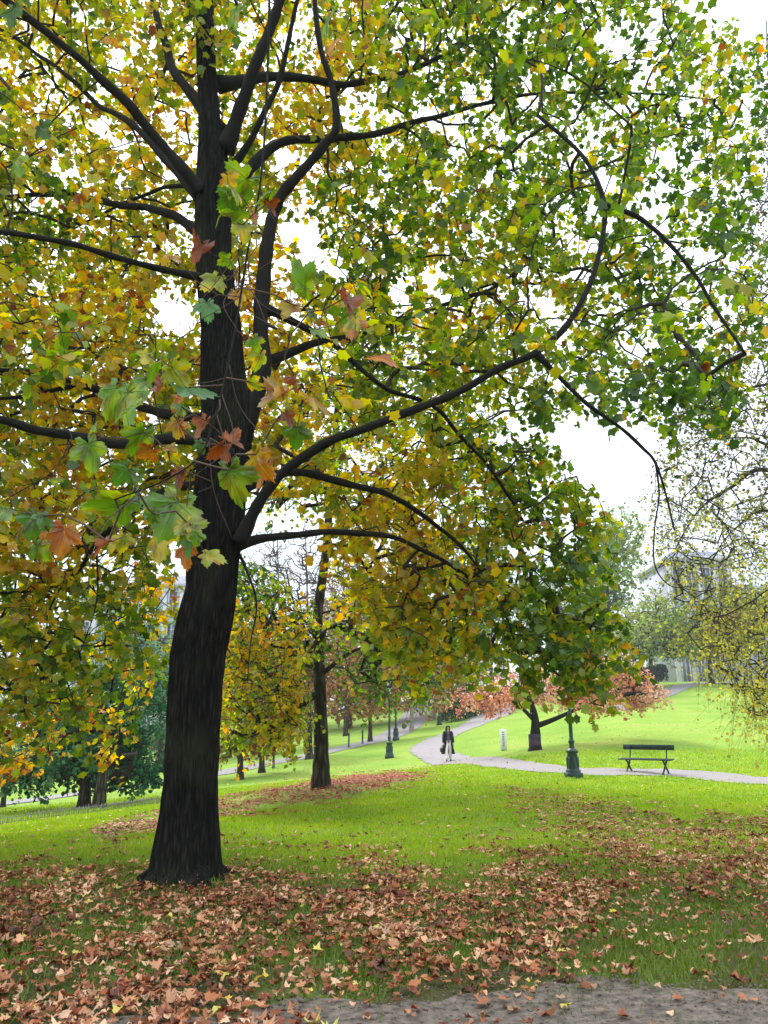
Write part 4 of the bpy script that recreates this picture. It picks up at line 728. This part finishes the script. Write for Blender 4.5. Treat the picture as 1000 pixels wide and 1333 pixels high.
x1, y1 = scatter(150000, dens, 2.5, 13, .66); x2, y2 = scatter(280000, dens, 13, 46, .58); x = np.concatenate([x1, x2]); y = np.concatenate([y1, y2])
ok = np.hypot(x-BX, y-BY) > .42; x = x[ok]; y = y[ok]; n = len(x); S = .067*R.uniform(.25, 1.3, n)*np.where(y > 13, 1.1, 1)
P = np.stack([x, y, H(x, y) + .018 + R.rand(n)*.035 + S*.12], 1); aa = R.rand(n)*2*pi; Yd = np.stack([np.cos(aa), np.sin(aa), R.randn(n)*.15], 1); Z = R.randn(n, 3)*.24; Z[:, 2] = np.where(R.rand(n) < .5, 1, -1)
q = np.stack([x, y], 1); u = R.rand(n)*.8 + (vnoise(q, .5, 90)-.5)*.35; Cc = gradient(DRY, u)*R.uniform(.55, 1.2, (n, 1))*np.array([1.08, .92, .80]); k = R.rand(n) < .018; Cc[k] = gradient([(214, 176, 60), (196, 190, 110)], R.rand(k.sum())); pxx, pyy = proj(P); k = inpoly(pxx, pyy, [(100, 1120), (280, 1030), (460, 1003), (570, 1005), (490, 1036), (340, 1066), (285, 1074)]) & (y > 15); Cc[k] = gradient([(150, 70, 64), (176, 98, 84), (120, 50, 44)], R.rand(k.sum()))
nearm = y < 13
for nm, mk in (('fallen_leaves', nearm), ('fallen_leaves', ~nearm)):
    o = leaf_mesh(nm, P[mk], Yd[mk], Z[mk], S[mk], Cc[mk], T_DRY + T_DRY2 if mk is nearm else T_LOW, M_fallen); tag(o, 'dry brown and pink leaves fallen thickly under the big tree' if mk is nearm else 'brown and red leaves scattered on the lawn farther off', 'leaf litter', kind='stuff')
print('fallen', n)
# ------------------------------------------------------------ grass blades
def onpath(x, y):
    d_ = np.full(len(x), 1e9); m_ = y > 15
    if m_.any():
        q = np.stack([x[m_], y[m_]], 1); r_ = np.full(len(q), 1e9)
        for p in pathline[::2]: r_ = np.minimum(r_, ((q-p)**2).sum(1))
        d_[m_] = np.sqrt(r_)
    return d_ < .98
def gd(x, y):
    q = np.stack([x, y], 1); b_ = bare(x, y); dirt = 1/(1+np.exp((y-5.55-.25*(vnoise(q, 1.2, 12)-.5)*2)*9))*(x > -2.2+(y-4)*.2)
    px, py = proj(np.stack([x, y, H(x, y)], 1)); return np.interp(y, [2, 9, 14, 22, 34], [2600, 1500, 700, 260, 110])*(1-.9*redmask(px, py))*(1-.6*b_)*(1-.93*dirt)
x1, y1 = scatter(380000, gd, 2.5, 12, .70); x2, y2 = scatter(260000, gd, 12, 34, .56); x = np.concatenate([x1, x2]); y = np.concatenate([y1, y2]); ok = ~onpath(x, y); x = x[ok]; y = y[ok]; n = len(x); print('blades', n)
hgt = np.interp(y, [3, 12, 34], [.055, .06, .075])*R.uniform(.5, 1.5, n); wd = np.interp(y, [3, 12, 34], [.0035, .008, .02])*R.uniform(.7, 1.3, n); a = R.rand(n)*2*pi; la = R.rand(n)*2*pi; ln = hgt*R.uniform(.2, 1.0, n)
B = np.stack([x, y, H(x, y)-.005], 1); sd = np.stack([np.cos(a), np.sin(a), 0*a], 1)*wd[:, None]; up = np.stack([np.cos(la)*ln, np.sin(la)*ln, hgt], 1)
V = np.stack([B-sd, B+sd, B+up*.55+sd*.7+[0, 0, .004], B+up*.55-sd*.7+[0, 0, .004], B+up], 1).reshape(-1, 3); b_ = np.arange(n)*5
q = np.stack([x, y], 1); u = R.rand(n)*.55 + vnoise(q, .3, 15)*.3 + vnoise(q, 1.3, 16)*.2; cc = gradient([(104, 146, 24), (134, 172, 28), (158, 186, 36), (180, 186, 62)], u); cc = np.where((R.rand(n) < .06)[:, None], lin((150, 140, 80)), cc); fd = np.interp(y, [8, 12], [.25, 1])[:, None]; cc = cc*fd + (1-fd)*lin((62, 82, 34))  # near blades blend darker: worn turf, with the crown's shade put into the colour
o = npmesh('grass', V, [np.stack([b_, b_+1, b_+2, b_+3], 1), np.stack([b_+3, b_+2, b_+4], 1)], M_grass, None, np.repeat(cc, 5, 0), False); tag(o, 'short green lawn grass under and beyond the tree', 'grass', kind='stuff')
# pebbles and crumbs on the dirt
n = 9000; x = R.uniform(-2.5, 5, n); y = R.uniform(3.7, 5.8, n); S = .003 + .012*R.rand(n)**3; r_ = R.rand(n, 6, 1)*.5+.75; O = np.array([(1, 0, 0), (-1, 0, 0), (0, 1, 0), (0, -1, 0), (0, 0, .7), (0, 0, -.7)]); V = np.stack([x, y, H(x, y)+.022], 1)[:, None]+O[None]*r_*S[:, None, None]
T = np.array([(0, 2, 4), (2, 1, 4), (1, 3, 4), (3, 0, 4), (2, 0, 5), (1, 2, 5), (3, 1, 5), (0, 3, 5)]); o = npmesh('pebbles', V.reshape(-1, 3), [(T[None]+(np.arange(n)*6)[:, None, None]).reshape(-1, 3)], M_dirt, None, None, False); tag(o, 'small stones and crumbs on the bare dirt at the bottom edge', 'gravel', kind='stuff')
# ------------------------------------------------------------ light
w = bpy.data.worlds.new('World'); sc.world = w; w.use_nodes = True; nt = w.node_tree; nt.nodes.clear(); L = nt.links.new; out = nt.nodes.new('ShaderNodeOutputWorld')
SE, SA = radians(48), radians(-35)      # sun height; bearing from straight ahead, to the left
sky = N(nt, 'ShaderNodeTexSky', _sky_type='NISHITA'); sky.sun_disc = False; sky.sun_elevation = SE; sky.sun_rotation = SA; bg1 = N(nt, 'ShaderNodeBackground', Strength=.08); L(sky.outputs[0], bg1.inputs[0])
tc = N(nt, 'ShaderNodeTexCoord'); sx_ = N(nt, 'ShaderNodeSeparateXYZ'); L(tc.outputs['Generated'], sx_.inputs[0]); mr = N(nt, 'ShaderNodeMapRange'); mr.inputs[1].default_value = 0; mr.inputs[2].default_value = .9; mr.inputs[3].default_value = .345; mr.inputs[4].default_value = 1.15; L(sx_.outputs[2], mr.inputs[0])
cn = N(nt, 'ShaderNodeTexNoise', Scale=2.2, Detail=6, Roughness=.55); L(tc.outputs['Generated'], cn.inputs[0]); cm_ = N(nt, 'ShaderNodeMapRange'); cm_.inputs[1].default_value = .3; cm_.inputs[2].default_value = .7; cm_.inputs[3].default_value = .85; cm_.inputs[4].default_value = 1.12; L(cn.outputs[0], cm_.inputs[0])
mu = N(nt, 'ShaderNodeMath', _operation='MULTIPLY'); L(mr.outputs[0], mu.inputs[0]); L(cm_.outputs[0], mu.inputs[1]); bg2 = N(nt, 'ShaderNodeBackground'); bg2.inputs[0].default_value = (.87, .945, 1, 1); L(mu.outputs[0], bg2.inputs[1])
ms = N(nt, 'ShaderNodeMixShader', Fac=.88); L(bg1.outputs[0], ms.inputs[1]); L(bg2.outputs[0], ms.inputs[2]); L(ms.outputs[0], out.inputs[0])
sl = bpy.data.lights.new('sun', 'SUN'); sl.energy = 1.5; sl.angle = radians(11); sl.color = (1, .95, .86); so = bpy.data.objects.new('sun', sl); COL.objects.link(so)
dv = Vector((sin(SA)*cos(SE), cos(SA)*cos(SE), sin(SE))); so.rotation_euler = dv.to_track_quat('Z', 'Y').to_euler(); so.location = (0, 0, 40)
HAZE = 0.0006
if HAZE:
    mb = MB(); mb.box((0, 180, 22), (760, 640, 70)); m, nt, out = nmat('haze_air'); v = N(nt, 'ShaderNodeVolumePrincipled', Density=HAZE, Anisotropy=.2); v.inputs['Color'].default_value = (.93, .96, 1, 1); nt.links.new(v.outputs[0], out.inputs['Volume'])
    hz = mb.build('haze', m, None, False); tag(hz, kind='stuff')
sc.view_settings.view_transform = 'Standard'; sc.view_settings.look = 'None'; sc.view_settings.gamma = 1; sc.view_settings.exposure = 1.6
sc.cycles.max_bounces = 8; sc.cycles.transmission_bounces = 6; sc.cycles.volume_bounces = 0
